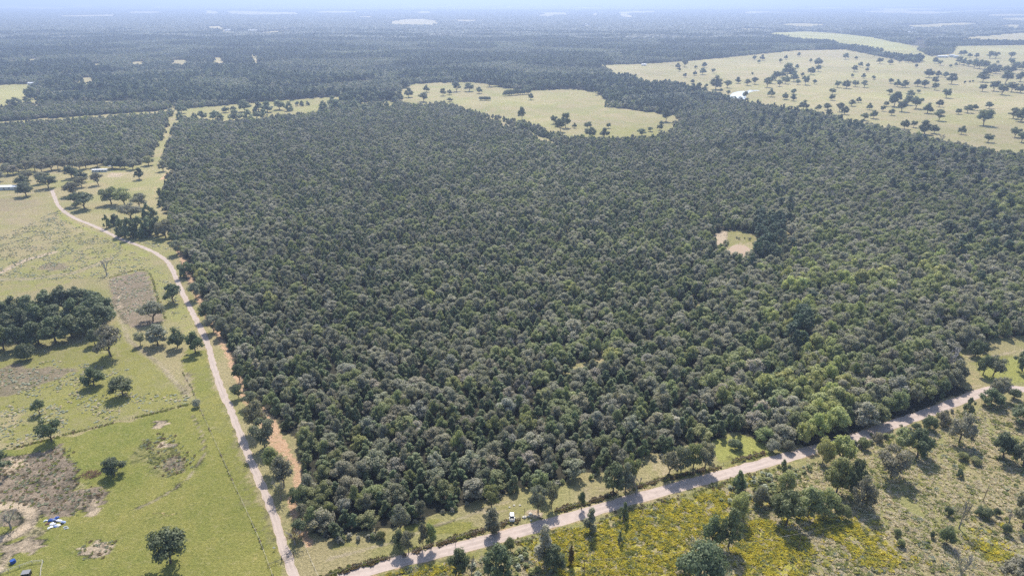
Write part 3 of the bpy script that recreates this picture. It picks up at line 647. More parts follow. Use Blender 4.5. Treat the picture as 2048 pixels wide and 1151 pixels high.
for i, (bx, by, w_, h_) in enumerate([(246, 472, 28, 36), (262, 476, 34, 42), (281, 474, 34, 42), (300, 472, 34, 40), (316, 470, 30, 38), (296, 434, 24, 28), (308, 440, 22, 26)]):
    ptree(bx, by, w_, h_, 'cedar', 'cedar', ('dark cedar in the thicket beside the drive, ' + ('front row' if by > 470 else 'standing apart at its upper end') + (' left' if bx < 270 else (' middle' if bx < 298 else ' right'))), 'cedars of the drive thicket')
ptree(214, 456, 18, 28, 'cedar', 'cedar', 'left and taller of two dark cedars beside the drive')
ptree(232, 449, 26, 22, 'cedar', 'cedar', 'right and broader of two dark cedars beside the drive')
ptree(214, 551, 24, 32, 'bare', None, 'grey leafless tree at the top left corner of the ploughed plot', name='dead_tree')
ptree(22, 1056, 38, 34, 'sparse', 'oakpale', 'grey thin leaved tree inside the sandy loop track', name='thin_tree')
ptree(394, 812, 20, 15, 'bush', 'paleweed', 'pale green shrub where the fences meet beside the dirt track')
ptree(590, 1088, 36, 30, 'sparse', 'brownleaf', 'leaning tree with thin brown leaves beside the drive above the gate', name='browning_tree')
# between drive and sandy firebreak
for a in [
 (512, 862, 46, 60, 'spread', 'oak', 'upper oak of the group between the drive and the sandy break'),
 (530, 894, 54, 56, 'spread', 'oak', 'second oak of the group between the drive and the sandy break, shading the drive'),
 (548, 945, 38, 50, 'spread', 'oakgreen', 'third oak of the group between the drive and the sandy break'),
 (568, 972, 44, 58, 'spread', 'oak', 'fourth oak of the group between drive and sandy break, right of the third'),
 (562, 1000, 30, 38, 'sparse', 'oak', 'lowest and thinnest oak of the group beside the drive'),
 (428, 662, 36, 34, 'spread', 'oak', 'oak over the red sand patch at the wood corner beside the drive'),
 (478, 795, 26, 26, 'spread', 'dark', 'small oak on the sandy break above the group by the drive'),
 (352, 350, 28, 26, 'oak', 'dark', 'dark oak standing at the red sand patch beside the grassy lane'),
 (327, 342, 20, 22, 'spread', 'oak', 'small oak in the mouth of the grassy lane')]:
    ptree(*a[:6], a[6], 'oaks along the drive')
for i, (bx, by) in enumerate([(356, 508), (373, 553), (392, 598), (414, 640), (446, 672), (480, 762), (500, 812), (598, 1010), (606, 1040), (600, 1068)]):
    ptree(bx, by, _tr.uniform(28, 36), _tr.uniform(28, 38), 'spread', ('oak', 'dark')[i % 2], 'oak leaning from the wood over the sandy break ' + ('near the gate' if by > 1000 else ('beside the drive bend' if by < 600 else ('at the red sand corner' if by < 680 else 'above the oak group'))), 'oaks overhanging the sandy break', name='post_oak_tree')
# ------------------------------------------------------------------ roadside, north
for a in [
 (983, 1012, 36, 42, 'spread', 'oakgreen', 'round headed oak standing back from the road, left of the parked car'),
 (985, 1066, 36, 52, 'column', 'oak', 'tall oak at the road edge below the round headed one'),
 (1084, 990, 40, 46, 'oak', 'oakgreen', 'upper oak of the pair above the sandy entrance'),
 (1076, 1024, 42, 52, 'spread', 'oak', 'lower oak of the pair shading the sandy entrance'),
 (1103, 1013, 27, 52, 'spread', 'oak', 'thin oak with a long bare trunk right of the sandy entrance'),
 (1163, 1017, 18, 36, 'spread', 'dark', 'tiny lollipop shaped dark tree beside the road'),
 (1226, 985, 52, 62, 'oak', 'dark', 'dense dark oak left of the leafless tree on the road verge'),
 (1250, 985, 44, 60, 'oak', 'oak', 'dense oak touching the leafless tree on the road verge'),
 (1262, 968, 34, 58, 'spread', 'oakgreen', 'tall oak behind the dense pair on the road verge'),
 (1337, 950, 38, 50, 'spread', 'oak', 'first from the left in the thin leaved oak row above the road'),
 (1362, 943, 40, 52, 'spread', 'oak', 'second from the left in the thin leaved oak row above the road'),
 (1386, 938, 42, 50, 'spread', 'oakgreen', 'third from the left in the thin leaved oak row above the road'),
 (1410, 938, 40, 54, 'spread', 'oak', 'last oak of the row, next to the bright green glade'),
 (800, 1068, 42, 58, 'spread', 'oak', 'tall oak leaning out of the wood near the two slim verge trees'),
 (818, 1104, 32, 44, 'spread', 'oak', 'thin oak on the fence left of the two slim verge trees'),
 (800, 1100, 34, 40, 'oak', 'dark', 'dark low oak beside the fence left of the slim verge trees'),
 (847, 1096, 24, 50, 'spread', 'oak', 'left one of the two slim trees on the verge'),
 (863, 1094, 25, 48, 'spread', 'oakgreen', 'right one of the two slim trees on the verge'),
 (1997, 797, 38, 42, 'spread', 'oak', 'oak overhanging the road where it leaves the wood at the right'),
 (1965, 750, 30, 42, 'oak', 'dark', 'oak at the left end of the right hand clearing'),
 (1985, 752, 40, 40, 'spread', 'oak', 'airy forked oak in the right hand clearing'),
 (1950, 712, 34, 34, 'oak', 'dark', 'dark oak on the upper rim of the right hand clearing'),
 (1968, 706, 16, 20, 'oak', 'dark', 'small oak on the upper rim of the right hand clearing'),
 (2044, 742, 42, 40, 'oak', 'dark', 'dark oak cut by the right edge in the clearing')]:
    ptree(*a[:6], a[6], 'trees along the road')
ptree(1272, 988, 32, 42, 'bare', None, 'leafless grey tree on the verge next to the dense oaks', name='dead_tree')
for a in [(1470, 897, 28, 18, 'bush', 'dark', 'dark shrub in the middle of the bright green glade'), (1545, 902, 30, 22, 'bush', 'oakpale', 'pale shrub at the right end of the glade'),
          (1575, 900, 26, 22, 'bush', 'oak', 'grey shrub where the glade meets the wood by the road'), (762, 1078, 22, 16, 'bush', 'oakgreen', 'small shrub at the wood corner above the verge track')]:
    ptree(*a)
# ------------------------------------------------------------------ south east meadow
G_S = 'trees of the south east meadow'
for a in [
 (918, 1146, 46, 50, 'oak', 'dark', 'dark oak just below the road, left of the largest one at the bottom'),
 (995, 1164, 66, 76, 'oak', 'dark', 'largest dark oak at the bottom centre below the road'),
 (1021, 1100, 27, 25, 'bush', 'oakgreen', 'round green shrub touching the road above the largest bottom oak'),
 (1090, 1128, 42, 80, 'column', 'oak', 'tall ragged oak below the sandy entrance, across the road'),
 (1110, 1140, 52, 50, 'oak', 'dark', 'dark oak at the foot of the tall ragged oak'),
 (1182, 1064, 32, 50, 'column', 'oak', 'grey slim tree below the road left of the green cypress shaped one'),
 (1246, 1040, 24, 38, 'cedar', 'cedar', 'green cedar at the meadow edge right of the grey slim tree'),
 (1239, 1086, 13, 26, 'column', 'cedar', 'tiny cedar alone in the yellow flowers'),
 (1424, 1090, 46, 62, 'oak', 'dark', 'left oak of the dark pair between the yellow patches'),
 (1456, 1096, 50, 80, 'oak', 'dark', 'right and taller oak of the dark pair between the yellow patches'),
 (1405, 1160, 106, 66, 'bush', 'dark', 'very broad dark shrubby oak at the bottom edge below the dark pair'),
 (1397, 1102, 28, 20, 'bush', 'oak', 'grey shrub between the dark pair and the broad shrubby oak'),
 (1478, 1040, 42, 54, 'bush', 'oakgreen', 'light green bushy tree right above the dark pair'),
 (1477, 978, 28, 38, 'cedar', 'cedar', 'black green cedar at the lower road edge before the green cluster'),
 (1565, 945, 18, 28, 'cedar', 'cedar', 'small cedar at the lower road edge left of the yellow green tree'),
 (1572, 1050, 66, 68, 'oak', 'dark', 'round dark grey oak with a hard shadow in the green cluster'),
 (1615, 1032, 56, 58, 'oak', 'oakgreen', 'green oak right of the dark grey round one'),
 (1650, 1030, 50, 56, 'oak', 'oakgreen', 'green oak in the middle of the cluster below the road'),
 (1672, 985, 56, 70, 'oak', 'oakgreen', 'tall green oak under the yellow green tree'),
 (1705, 990, 50, 70, 'oak', 'dark', 'dark oak at the right of the cluster, behind the grey one'),
 (1722, 1016, 48, 66, 'oak', 'oak', 'grey oak at the right end of the cluster'),
 (1645, 925, 40, 50, 'bush', 'yellow', 'yellow green bushy tree hanging over the road'),
 (1680, 928, 54, 58, 'oak', 'yellow', 'large yellow green tree on the road edge, right of the smaller one'),
 (1518, 1008, 38, 38, 'bush', 'oak', 'grey shrub left of the dark grey round oak'),
 (1572, 978, 38, 36, 'bush', 'oakgreen', 'mixed green shrub above the dark grey round oak'),
 (1683, 1036, 32, 28, 'bush', 'oakgreen', 'fresh green shrub at the foot of the cluster'),
 (1782, 954, 70, 58, 'spread', 'oak', 'lone umbrella shaped oak with a clear trunk in the dry meadow'),
 (1800, 900, 46, 42, 'oak', 'oakgreen', 'left oak of the pair above the umbrella shaped oak'),
 (1835, 914, 56, 54, 'oak', 'dark', 'right dark oak of the pair above the umbrella shaped oak'),
 (1918, 884, 50, 58, 'oak', 'oak', 'round grey oak below the road near the right edge'),
 (1937, 828, 28, 34, 'cedar', 'cedar', 'dark cedar between the road and the round grey oak'),
 (1857, 858, 30, 26, 'bush', 'dark', 'dark shrub on the lower road edge, left of its paler twin'),
 (1887, 850, 32, 26, 'bush', 'oak', 'paler shrub on the lower road edge'),
 (1980, 810, 46, 34, 'oak', 'dark', 'dark oak below the road bend at the right'),
 (2027, 798, 28, 20, 'bush', 'dark', 'low dark shrub at the far end of the road bend'),
 (2048, 850, 62, 52, 'oak', 'dark', 'dark oak cut by the right edge below the road bend'),
 (2006, 918, 54, 50, 'oak', 'dark', 'left oak of the dark pair at the right edge'),
 (2046, 932, 48, 52, 'oak', 'oak', 'right oak of the dark pair, cut by the right edge'),
 (2046, 1055, 68, 78, 'oak', 'oak', 'big grey oak cut by the right edge near the leaning pole'),
 (1918, 1160, 50, 52, 'sparse', 'oak', 'thin grey tree at the bottom edge right of the yellow patches'),
 (2036, 1166, 72, 52, 'oak', 'oak', 'grey oak filling the bottom right corner'),
 (1893, 1088, 32, 34, 'bush', 'dark', 'dark shrub at the foot of the leafless meadow tree'),
 (1974, 1036, 30, 18, 'bush', 'dark', 'right half of the low dark shrub pair by the pole'),
 (1958, 1030, 20, 17, 'bush', 'dark', 'left half of the low dark shrub pair by the pole'),
 (1993, 1030, 14, 14, 'bush', 'dark', 'small round shrub right of the low shrub pair by the pole'),
 (1863, 1074, 12, 13, 'bush', 'dark', 'tiny dark shrub left of the leafless meadow tree'),
 (1896, 1030, 17, 17, 'bush', 'dark', 'small dark shrub touching the left side of the leafless meadow tree'),
 (1919, 953, 17, 15, 'bush', 'dark', 'tiny shrub alone in the dry meadow below the round grey oak'),
 (1793, 1070, 18, 14, 'bush', 'oakgreen', 'upper of two small green shrubs in the dry meadow'),
 (1800, 1091, 17, 14, 'bush', 'oakgreen', 'lower of two small green shrubs in the dry meadow'),
 (2010, 1066, 20, 20, 'bush', 'dark', 'dark shrub around the foot of the bent snag'),
 (1925, 918, 22, 14, 'bush', 'oakgreen', 'low green mound below the round grey oak'), (1950, 926, 24, 12, 'bush', 'oakgreen', 'flat green mound right of the low one'),
 (1725, 895, 26, 20, 'bush', 'oakgreen', 'green shrub on the lower road edge right of the yellow green trees'), (1755, 882, 24, 18, 'bush', 'oak', 'shrub on the lower road edge under the road shade'),
 (1832, 858, 14, 12, 'bush', 'dark', 'tiny shrub on the lower verge near the dark shrub'), (1548, 1012, 24, 20, 'bush', 'dark', 'small dark shrub above the round dark grey oak')]:
    ptree(*a[:6], a[6], G_S)
ptree(1142, 1128, 13, 40, 'column', 'brownleaf', 'spindly dark half dead cedar in the yellow flowers', name='cedar_tree')
ptree(1918, 1056, 30, 58, 'sparse', 'oakpale', 'grey almost leafless tree in the dry meadow', name='thin_tree', cat='tree')
ptree(943, 1152, 22, 46, 'bare', None, 'white limbed dead tree between two dark oaks at the bottom', name='dead_tree', cat='tree')
ptree(2012, 1062, 16, 42, 'bare', None, 'bent bare snag near the right edge', name='dead_tree', cat='tree')
# ------------------------------------------------------------------ pasture oaks, upper right (read off an enlargement)
PAST = [(60,385,40),(20,395,35),(62,445,26),(125,395,20),(172,390,36),(120,435,28),(165,430,45),(225,420,26),(105,480,26),(463,345,26),(508,348,32),(488,365,22),(612,362,26),(642,342,24),(716,325,24),(785,358,22),(828,380,50),(830,412,36),(708,397,28),(788,430,46),(738,442,26),(435,488,0),(420,492,44),(368,480,38),(465,485,44),(450,430,16),(240,515,80),(305,505,50),(268,532,24),(310,548,28),(650,445,80),(585,462,56),(535,502,56),(640,482,50),(690,470,50),(755,488,50),(712,487,32),(808,483,28),(605,497,36),(558,557,46),(638,572,40),(686,542,38),(686,580,40),(745,632,62),(408,562,40),(940,504,40),(990,508,56),(1042,499,42),(1095,503,42),(910,542,40),(908,577,36),(1025,445,20),(1036,413,36),(1070,387,30),(1113,390,26),(1110,412,22),(1048,342,22),(985,342,36),(1183,367,38),(1243,371,34),(1295,363,30),(1393,391,22),(1088,450,32),(1147,458,28),(1246,480,32),(1283,500,42),(1330,502,42),(1238,545,42),(1300,558,20),(1265,612,80),(1220,612,34),(1355,562,50),(1250,664,38),(1310,642,60),(1390,625,70),(1345,604,56),(1405,537,24),(1022,610,44),(1060,590,34),(1125,632,38),(950,642,50),(980,658,46),(880,634,46),(828,642,40),(1093,692,52),(1148,682,52),(1325,741,52),(1378,733,40),(1440,772,80),(1495,768,56),(1400,497,44),(1440,504,50),(1500,518,40),(1465,447,60),(1500,482,40),(1520,442,40),(1560,446,40),(1595,484,60),(1565,563,56),(1672,481,16),(1700,475,14),(1718,473,14),(1525,614,44),(1458,652,60),(1525,694,66),(1635,657,38),(1688,649,52),(1730,634,38),(1812,624,44),(1780,722,88),(1652,772,46),(1805,818,56),(1950,682,70),(1995,700,80),(1960,790,60),(1998,818,60),(1773,527,42),(1775,472,70),(1840,524,56),(1885,544,60),(1940,528,60),(1990,534,60),(1905,482,70),(1800,432,50),(1850,424,50),(1900,438,60),(1940,424,50),(1990,470,60),(1815,337,44),(1850,335,44),(1938,335,44),(1940,372,40),(1860,366,20),(1740,336,30),(1700,332,30),(1650,322,30),(1670,318,30),(1620,381,22),(1590,389,20),(1530,376,30),(1500,366,36),(1640,370,44),(1668,376,44),(1696,382,46),(1725,392,50),(1755,396,50),(1785,400,50),(1830,408,50),(1865,412,46),(2000,404,50),(1965,400,46),(30,412,24),(1350,362,30),(1380,362,30),(1330,358,26),(1315,505,30),(680,448,50),(560,480,44),(620,448,44),(1200,640,30),(150,500,24),(185,505,26)]
PAST = [p for p in PAST if p[2] > 0]
def where(px, py):
    if py < 125: return 'at its far end near the farm buildings' if px > 1820 else 'near its far left end by the scrub'
    if px < 1500: return 'beside the white stock pond' if py > 155 else 'in its upper left corner'
    if px > 1940: return 'near the right edge of the picture'
    if py > 215: return 'close to the main wood'
    return 'in its middle left part' if px < 1720 else 'in its middle part'
for (zx, zy, zw) in PAST:
    px, py = 1348 + zx / 2.877, zy / 2.877; w_ = zw / 2.877
    ptree(px, py, w_, w_ * _tr.uniform(.85, 1.12), 'spread' if _tr.random() < .5 else 'oak', 'dark', 'dark oak in the pale right hand pasture, ' + where(px, py), 'oaks scattered over the right hand pasture, ' + where(px, py))
# trees of the middle field
MID = [(1047,688,45,70),(1268,757,56,70),(1297,735,56,80),(1349,736,28,28),(1427,742,46,38),(1545,738,28,28),(1097,574,32,36),(800,538,40,36),(745,526,55,46),(862,500,46,40),(670,527,50,56),(593,551,36,40),(630,545,30,28),(497,530,38,40),(395,560,54,50),(480,585,60,50),(375,504,60,50),(632,586,36,22),(1875,700,56,70),(1840,748,34,34),(1785,757,36,24),(1850,720,30,24),(1440,790,64,56),(1520,790,56,50),(1735,782,60,40),(1250,728,34,40),(1230,712,40,44)]
for (zx, zy, zw, zh) in MID:
    ptree(680 + zx / 2.877, zy / 2.877, zw / 2.877 * 1.1, zh / 2.877 * 1.1, 'oak' if _tr.random() < .6 else 'spread', 'dark', 'dark tree standing in or round the tan middle field', 'trees of the tan middle field')
for i in range(12):
    ptree(680 + (950 + i * 12.5) / 2.877, (552 - i * 1.0) / 2.877, 11, 11 + _tr.uniform(-1, 2), 'bush', 'dark', 'dark shrub in the short hedge across the middle field', 'shrubs of the short hedge')
for i in range(5):
    ptree(680 + (806 + i * 12.5) / 2.877, 578 / 2.877, 9, 8, 'bush', 'dark', 'small shrub in the tiny clump of the middle field', 'shrubs of the tiny clump')
STR = [(1240,692,55),(1300,648,36),(1355,697,70),(1410,642,60),(1345,640,30),(1430,692,60),(1490,642,60),(1540,645,60),(1610,632,60),(1665,637,50),(1712,609,24),(1738,609,28),(1768,606,24),(1860,632,55),(1915,602,50),(1935,637,60),(1035,686,40),(1045,652,50),(1525,672,40),(1480,682,40),(1990,592,50),(1990,652,50),(1165,690,50),(1120,690,40),(1270,690,40),(2040,640,60),(2070,600,50),(2100,650,56),(2150,600,56),(2180,640,50),(2215,610,40),(2240,570,50),(2060,560,50)]
for (zx, zy, zw) in STR:
    ptree(zx / 2.877, zy / 2.877, zw / 2.877 * 1.3, zw / 2.877 * _tr.uniform(.95, 1.2), 'oak' if _tr.random() < .5 else 'cedar', 'cedar', 'dark rounded tree on the grass strip behind the wood, ' + ('near the lane mouth' if zx < 1300 else ('in its left part' if zx < 1560 else ('in its middle' if zx < 1900 else 'at its right end'))), 'trees on the grass strip behind the wood')
for (px, py, w_, h_, lb) in [(31, 216, 28, 22, 'round oak on the lower edge of the bright far left field'), (62, 198, 22, 26, 'tall dark oak at the right end of the bright far left field'), (98, 172, 30, 18, 'wide oak between the far left field and the tan clearing')]:
    ptree(px, py, w_, h_, 'oak', 'dark', lb)
# ------------------------------------------------------------------ the wood
def jitter_grid(y0, y1, sp, half=.86, seed=1):
    r = np.random.default_rng(seed); out = []
    yy = np.arange(y0, y1, sp)
    for j, y in enumerate(yy):
        hw = y * half + 90; x = np.arange(-hw, hw, sp) + (sp / 2 if j % 2 else 0)
        out.append(np.stack([x + r.uniform(-.42, .42, x.size) * sp, y + r.uniform(-.42, .42, x.size) * sp], -1))
    return np.concatenate(out)
LINES = [PP(q) for q in ([(150, 207), (330, 199), (500, 186), (700, 167), (830, 160)], [(-100, 150), (250, 148), (520, 138), (760, 140)], [(420, 92), (640, 100), (900, 96), (1120, 84)], [(-50, 84), (200, 78), (480, 84)],
    [(880, 70), (1150, 62), (1400, 70)], [(300, 60), (620, 66), (800, 60)], [(1840, 80), (1835, 96), (1870, 104)], [(1150, 112), (1300, 104), (1480, 96)], [(30, 108), (240, 104), (500, 98)])]
def far_ok(x, y):
    ok = ~is_open(x, y); ok &= dist(ROAD, x, y) > 4.3; ok &= dist(DRIVE, x, y) > 4.5; ok &= dist(BREAK1, x, y) > 3.0; ok &= dist(BREAK2, x, y) > 2.9
    return ok
def project(x, y, z=0):
    dz = z - CAMH; dep = y * CP - dz * SP; return 1024 + FPX * x / dep, 575.5 - FPX * (y * SP + dz * CP) / dep
pts = jitter_grid(120, 1300, 5.7, seed=3); pts = pts[far_ok(pts[:, 0], pts[:, 1])]; pts = pts[wob(pts[:, 0] * 1.1, pts[:, 1], 13) + .35 * wob(pts[:, 1], pts[:, 0], 60) < 1.22]
r = np.random.default_rng(11); n = len(pts)
px, py = project(pts[:, 0], pts[:, 1])
cl = wob(pts[:, 0], pts[:, 1], 95) * .5 + wob(pts[:, 1] + 300, pts[:, 0], 34) * .5
u = r.uniform(0, 1, n); u2 = r.uniform(0, 1, n)
right = np.clip((px - 1350) / 400, 0, 1) * (py > 230)
cedarp = np.clip(.46 + cl * .28 - right * .22, .1, .85)
# families: 0 oak 1 pale oak 2 green oak 3 cedar 4 yellow green 5 pine
fam = np.where(u < cedarp, 3, np.where(u2 < .50 - .15 * np.clip((px - 1300) / 500, 0, 1), 0, np.where(u2 < .68 - .1 * np.clip((px - 1300) / 500, 0, 1), 1, 2)))
yel = np.zeros(n)
for cx, cy, sx, sy, v in ((1620, 770, 60, 80, .42), (1650, 850, 70, 40, .5), (1600, 600, 40, 60, .4), (1710, 575, 30, 20, .5), (2020, 420, 40, 30, .4), (1850, 560, 70, 30, .12), (1780, 840, 60, 20, .25), (1450, 820, 60, 30, .1)):
    yel = np.maximum(yel, v * np.exp(-(((px - cx) / sx) ** 2 + ((py - cy) / sy) ** 2)))
fam = np.where(r.uniform(0, 1, n) < yel + .004, 4, fam)
pin = np.zeros(n)
for cx, cy, sx, sy, v in ((1598, 680, 18, 40, .9), (1540, 480, 30, 45, .75), (1310, 215, 60, 20, .4), (1880, 340, 120, 60, .07), (1600, 260, 160, 50, .08), (1950, 480, 60, 50, .1)):
    pin = np.maximum(pin, v * np.exp(-(((px - cx) / sx) ** 2 + ((py - cy) / sy) ** 2)))
fam = np.where(r.uniform(0, 1, n) < pin, 5, fam)
big = 1 + .28 * right
Wd = np.select([fam == 3, fam == 5, fam == 4], [r.uniform(4.8, 7.6, n), r.uniform(6.5, 9, n), r.uniform(7, 11, n)], r.uniform(0, 1, n) ** 1.5 * 6.0 + 5.6) * big
Ht = np.select([fam == 3, fam == 5, fam == 4], [r.uniform(5.4, 8.2, n), r.uniform(10.5, 14, n), r.uniform(8, 11.5, n)], r.uniform(6.0, 9.6, n)) * (1 + .32 * right)
FK = {0: ('oak', 'oak'), 1: ('oak', 'oakpale'), 2: ('oak', 'oakgreen'), 3: ('cedar', 'cedar'), 4: ('oak', 'yellow'), 5: ('pine', 'pine')}
inview = (px > -20) & (px < 2068) & (py < 1190)
LBL = {0: ('grey green rounded oak', 'grey green oaks of the near wood', 120),
       1: ('pale dusty grey oak', 'pale grey oaks of the near wood', 90),
       2: ('olive green oak', 'olive oaks of the near wood', 90),
       3: ('dark pointed cedar', 'dark cedars of the near wood', 300),
       4: ('bright yellow green tree', 'yellow green trees of the wood', 90),
       5: ('tall dark pine', 'tall pines of the wood', 60)}
def place(x, y):
    if x < 640 and y > 960: return 'at the wood corner above the gate'
    if x < 700: return 'along the left wood edge by the sandy break'
    e = (y - np.interp(x, [700, 930, 1180, 1417, 1640, 1950], [1078, 1010, 950, 888, 890, 785]))
    row = 'in the front ranks' if e > -28 else ('a little inside the wood' if e > -90 else 'deep in the wood')
    for lim, t in ((820, 'above the verge track'), (960, 'left of the parked car'), (1060, 'above the parked car'), (1150, 'above the sandy entrance'), (1290, 'above the leafless verge tree'), (1420, 'above the thin leaved oak row'), (1560, 'above the bright glade'), (1700, 'left of the shaded road'), (1860, 'above the shaded road'), (3000, 'by the right hand clearing')):
        if x < lim: return row + ' ' + t
taken = np.zeros(n, bool)
order = np.argsort(pts[:, 1])
for f in range(6):
    c = 0
    for i in order:
        if fam[i] == f and inview[i] and c < LBL[f][2]:
            taken[i] = True; c += 1
            tree(pts[i, 0], pts[i, 1], Wd[i], Ht[i], FK[f][0], FK[f][1], LBL[f][0] + ' ' + place(px[i], py[i]), LBL[f][1] + ', ' + place(px[i], py[i]), name={0: 'post_oak_tree', 1: 'post_oak_tree', 2: 'post_oak_tree', 3: 'cedar_tree', 4: 'broadleaf_tree', 5: 'pine_tree'}[f])
# prototypes live in a library collection that is never linked to the scene
def gn_group(name, coll):
    g = bpy.data.node_groups.new(name, 'GeometryNodeTree')
    g.interface.new_socket('Geometry', in_out='INPUT', socket_type='NodeSocketGeometry'); g.interface.new_socket('Geometry', in_out='OUTPUT', socket_type='NodeSocketGeometry')
    gi, go = g.nodes.new('NodeGroupInput'), g.nodes.new('NodeGroupOutput')
    ip = g.nodes.new('GeometryNodeInstanceOnPoints'); ci = g.nodes.new('GeometryNodeCollectionInfo'); ci.inputs['Collection'].default_value = coll
    ci.inputs['Separate Children'].default_value = True; ci.inputs['Reset Children'].default_value = True
    def na(nm, t):
        a = g.nodes.new('GeometryNodeInputNamedAttribute'); a.data_type = t; a.inputs[0].default_value = nm; return a.outputs[0]
    g.links.new(gi.outputs[0], ip.inputs['Points']); g.links.new(ci.outputs[0], ip.inputs['Instance']); ip.inputs['Pick Instance'].default_value = True
    g.links.new(na('idx', 'INT'), ip.inputs['Instance Index']); g.links.new(na('rot', 'FLOAT_VECTOR'), ip.inputs['Rotation']); g.links.new(na('scl', 'FLOAT_VECTOR'), ip.inputs['Scale'])
    g.links.new(ip.outputs[0], go.inputs[0]); return g
def scatter(name, protos, xyz, idx, scl, tilt=0.0, seed=0, **tg):
    """many small copies as ONE object"""
    coll = bpy.data.collections.new(name + ' library')
    for i, me in enumerate(protos):
        coll.objects.link(bpy.data.objects.new('%s shape %03d' % (name, i), me))
    r = np.random.default_rng(seed + 77); n = len(xyz)
    me = bpy.data.meshes.new(name); me.vertices.add(n); me.vertices.foreach_set('co', np.asarray(xyz, np.float32).ravel())
    a = me.attributes.new('idx', 'INT', 'POINT'); a.data.foreach_set('value', np.asarray(idx, np.int32))
    rot = np.stack([r.normal(0, 1, n) * tilt, r.normal(0, 1, n) * tilt, r.uniform(0, 6.28, n)], -1).astype(np.float32)
    a = me.attributes.new('rot', 'FLOAT_VECTOR', 'POINT'); a.data.foreach_set('vector', rot.ravel())
    a = me.attributes.new('scl', 'FLOAT_VECTOR', 'POINT'); a.data.foreach_set('vector', np.asarray(scl, np.float32).ravel())
    o = obj(name, me); md = o.modifiers.new('instances', 'NODES'); md.node_group = gn_group(name + ' nodes', coll)
    return tag(o, kind='stuff', **tg)
def joined(kd, i, mk):
    V, Fc, L, t = SH[kd][i]; n0 = len(V)
    me = mesh('tree', list(map(tuple, V)) + t.V, list(Fc) + [tuple(q + n0 for q in f) for f in t.F], M[mk]); me.materials.append(M['bark'])
    mi = np.zeros(len(me.polygons), np.int32); mi[len(Fc):] = 1; me.polygons.foreach_set('material_index', mi); return me
protos, base = [], {}
for f in range(6):
    kd, mk = FK[f]; base[f] = (len(protos), len(SH[kd]))
    for i in range(len(SH[kd])): protos.append(joined(kd, i, mk))
b0 = np.array([base[f][0] for f in range(6)]); bn = np.array([base[f][1] for f in range(6)])
rest = ~taken
fi = fam[rest]; ix = b0[fi] + (r.uniform(0, 1, fi.size) * bn[fi]).astype(int)
ix = np.where(r.uniform(0, 1, fi.size) < .02, len(protos) + r.integers(0, 3, fi.size), ix); protos += [bare_mesh(0), bare_mesh(1), bare_mesh(2)]
ex = r.uniform(.84, 1.2, fi.size)
p = pts[rest]; scatter('wood', protos, np.stack([p[:, 0], p[:, 1], np.zeros(len(p))], -1), ix, np.stack([Wd[rest] * ex, Wd[rest] / ex, Ht[rest]], -1), .04, 1,
    label='dense mixed wood of oak and cedar filling the middle of the picture', cat='wood')
# far wood, up to 3.6 km
LO = []
for kd, mk, sd in (('oak', 'oak', 1), ('oak', 'oakgreen', 2), ('oak', 'oakpale', 3), ('cedar', 'cedar', 4), ('oak', 'dark', 5), ('oak', 'dark', 6), ('pine', 'pine', 7)):
    V, Fc, L = crown_geo(500 + sd, kd, 420, .06, 1.0, .85); LO.append(mesh('far_tree', V, Fc, M[mk]))
pf = jitter_grid(1300, 4600, 8.8, .80, 5); pf = pf[~is_open(pf[:, 0], pf[:, 1])]
for q_ in LINES: pf = pf[dist(q_, pf[:, 0] + wob(pf[:, 1], pf[:, 0], 220) * 12, pf[:, 1] + wob(pf[:, 0], pf[:, 1], 300) * 14) > 3 + .006 * pf[:, 1]]
pf = pf[wob(pf[:, 0], pf[:, 1], 41) + .5 * wob(pf[:, 1], pf[:, 0], 190) < 1.25]; pf = pf[np.random.default_rng(8).uniform(0, 1, len(pf)) > np.clip((pf[:, 1] - 3500) / 1100, 0, 1)]; nf_ = len(pf); r = np.random.default_rng(21)
cl = wob(pf[:, 0], pf[:, 1], 260); pinef = (wob(pf[:, 1], pf[:, 0] + 900, 500) > .35) & (r.uniform(0, 1, nf_) < .4)
ixf = np.where(pinef, 6, np.where(r.uniform(0, 1, nf_) < .32 + cl * .15, 3, r.choice([0, 1, 2, 4, 5, 5], nf_)))
wf = r.uniform(8.5, 14.5, nf_); blk = (wob(pf[:, 0] + 4000, pf[:, 1] * 1.6, 820) > .12); ixf = np.where(blk & (r.uniform(0, 1, nf_) < .7), r.choice([4, 5, 6], nf_), ixf)
hf = np.where(blk, 1.35, .85) * np.where(ixf == 6, r.uniform(12, 15, nf_), r.uniform(7.5, 13, nf_)) * np.clip(1 + cl * .12, .8, 1.25)
scatter('far_wood', LO, np.stack([pf[:, 0], pf[:, 1], np.zeros(nf_)], -1), ixf, np.stack([wf, wf, hf], -1), .03, 2, label='unbroken far wood stretching towards the horizon', cat='wood')
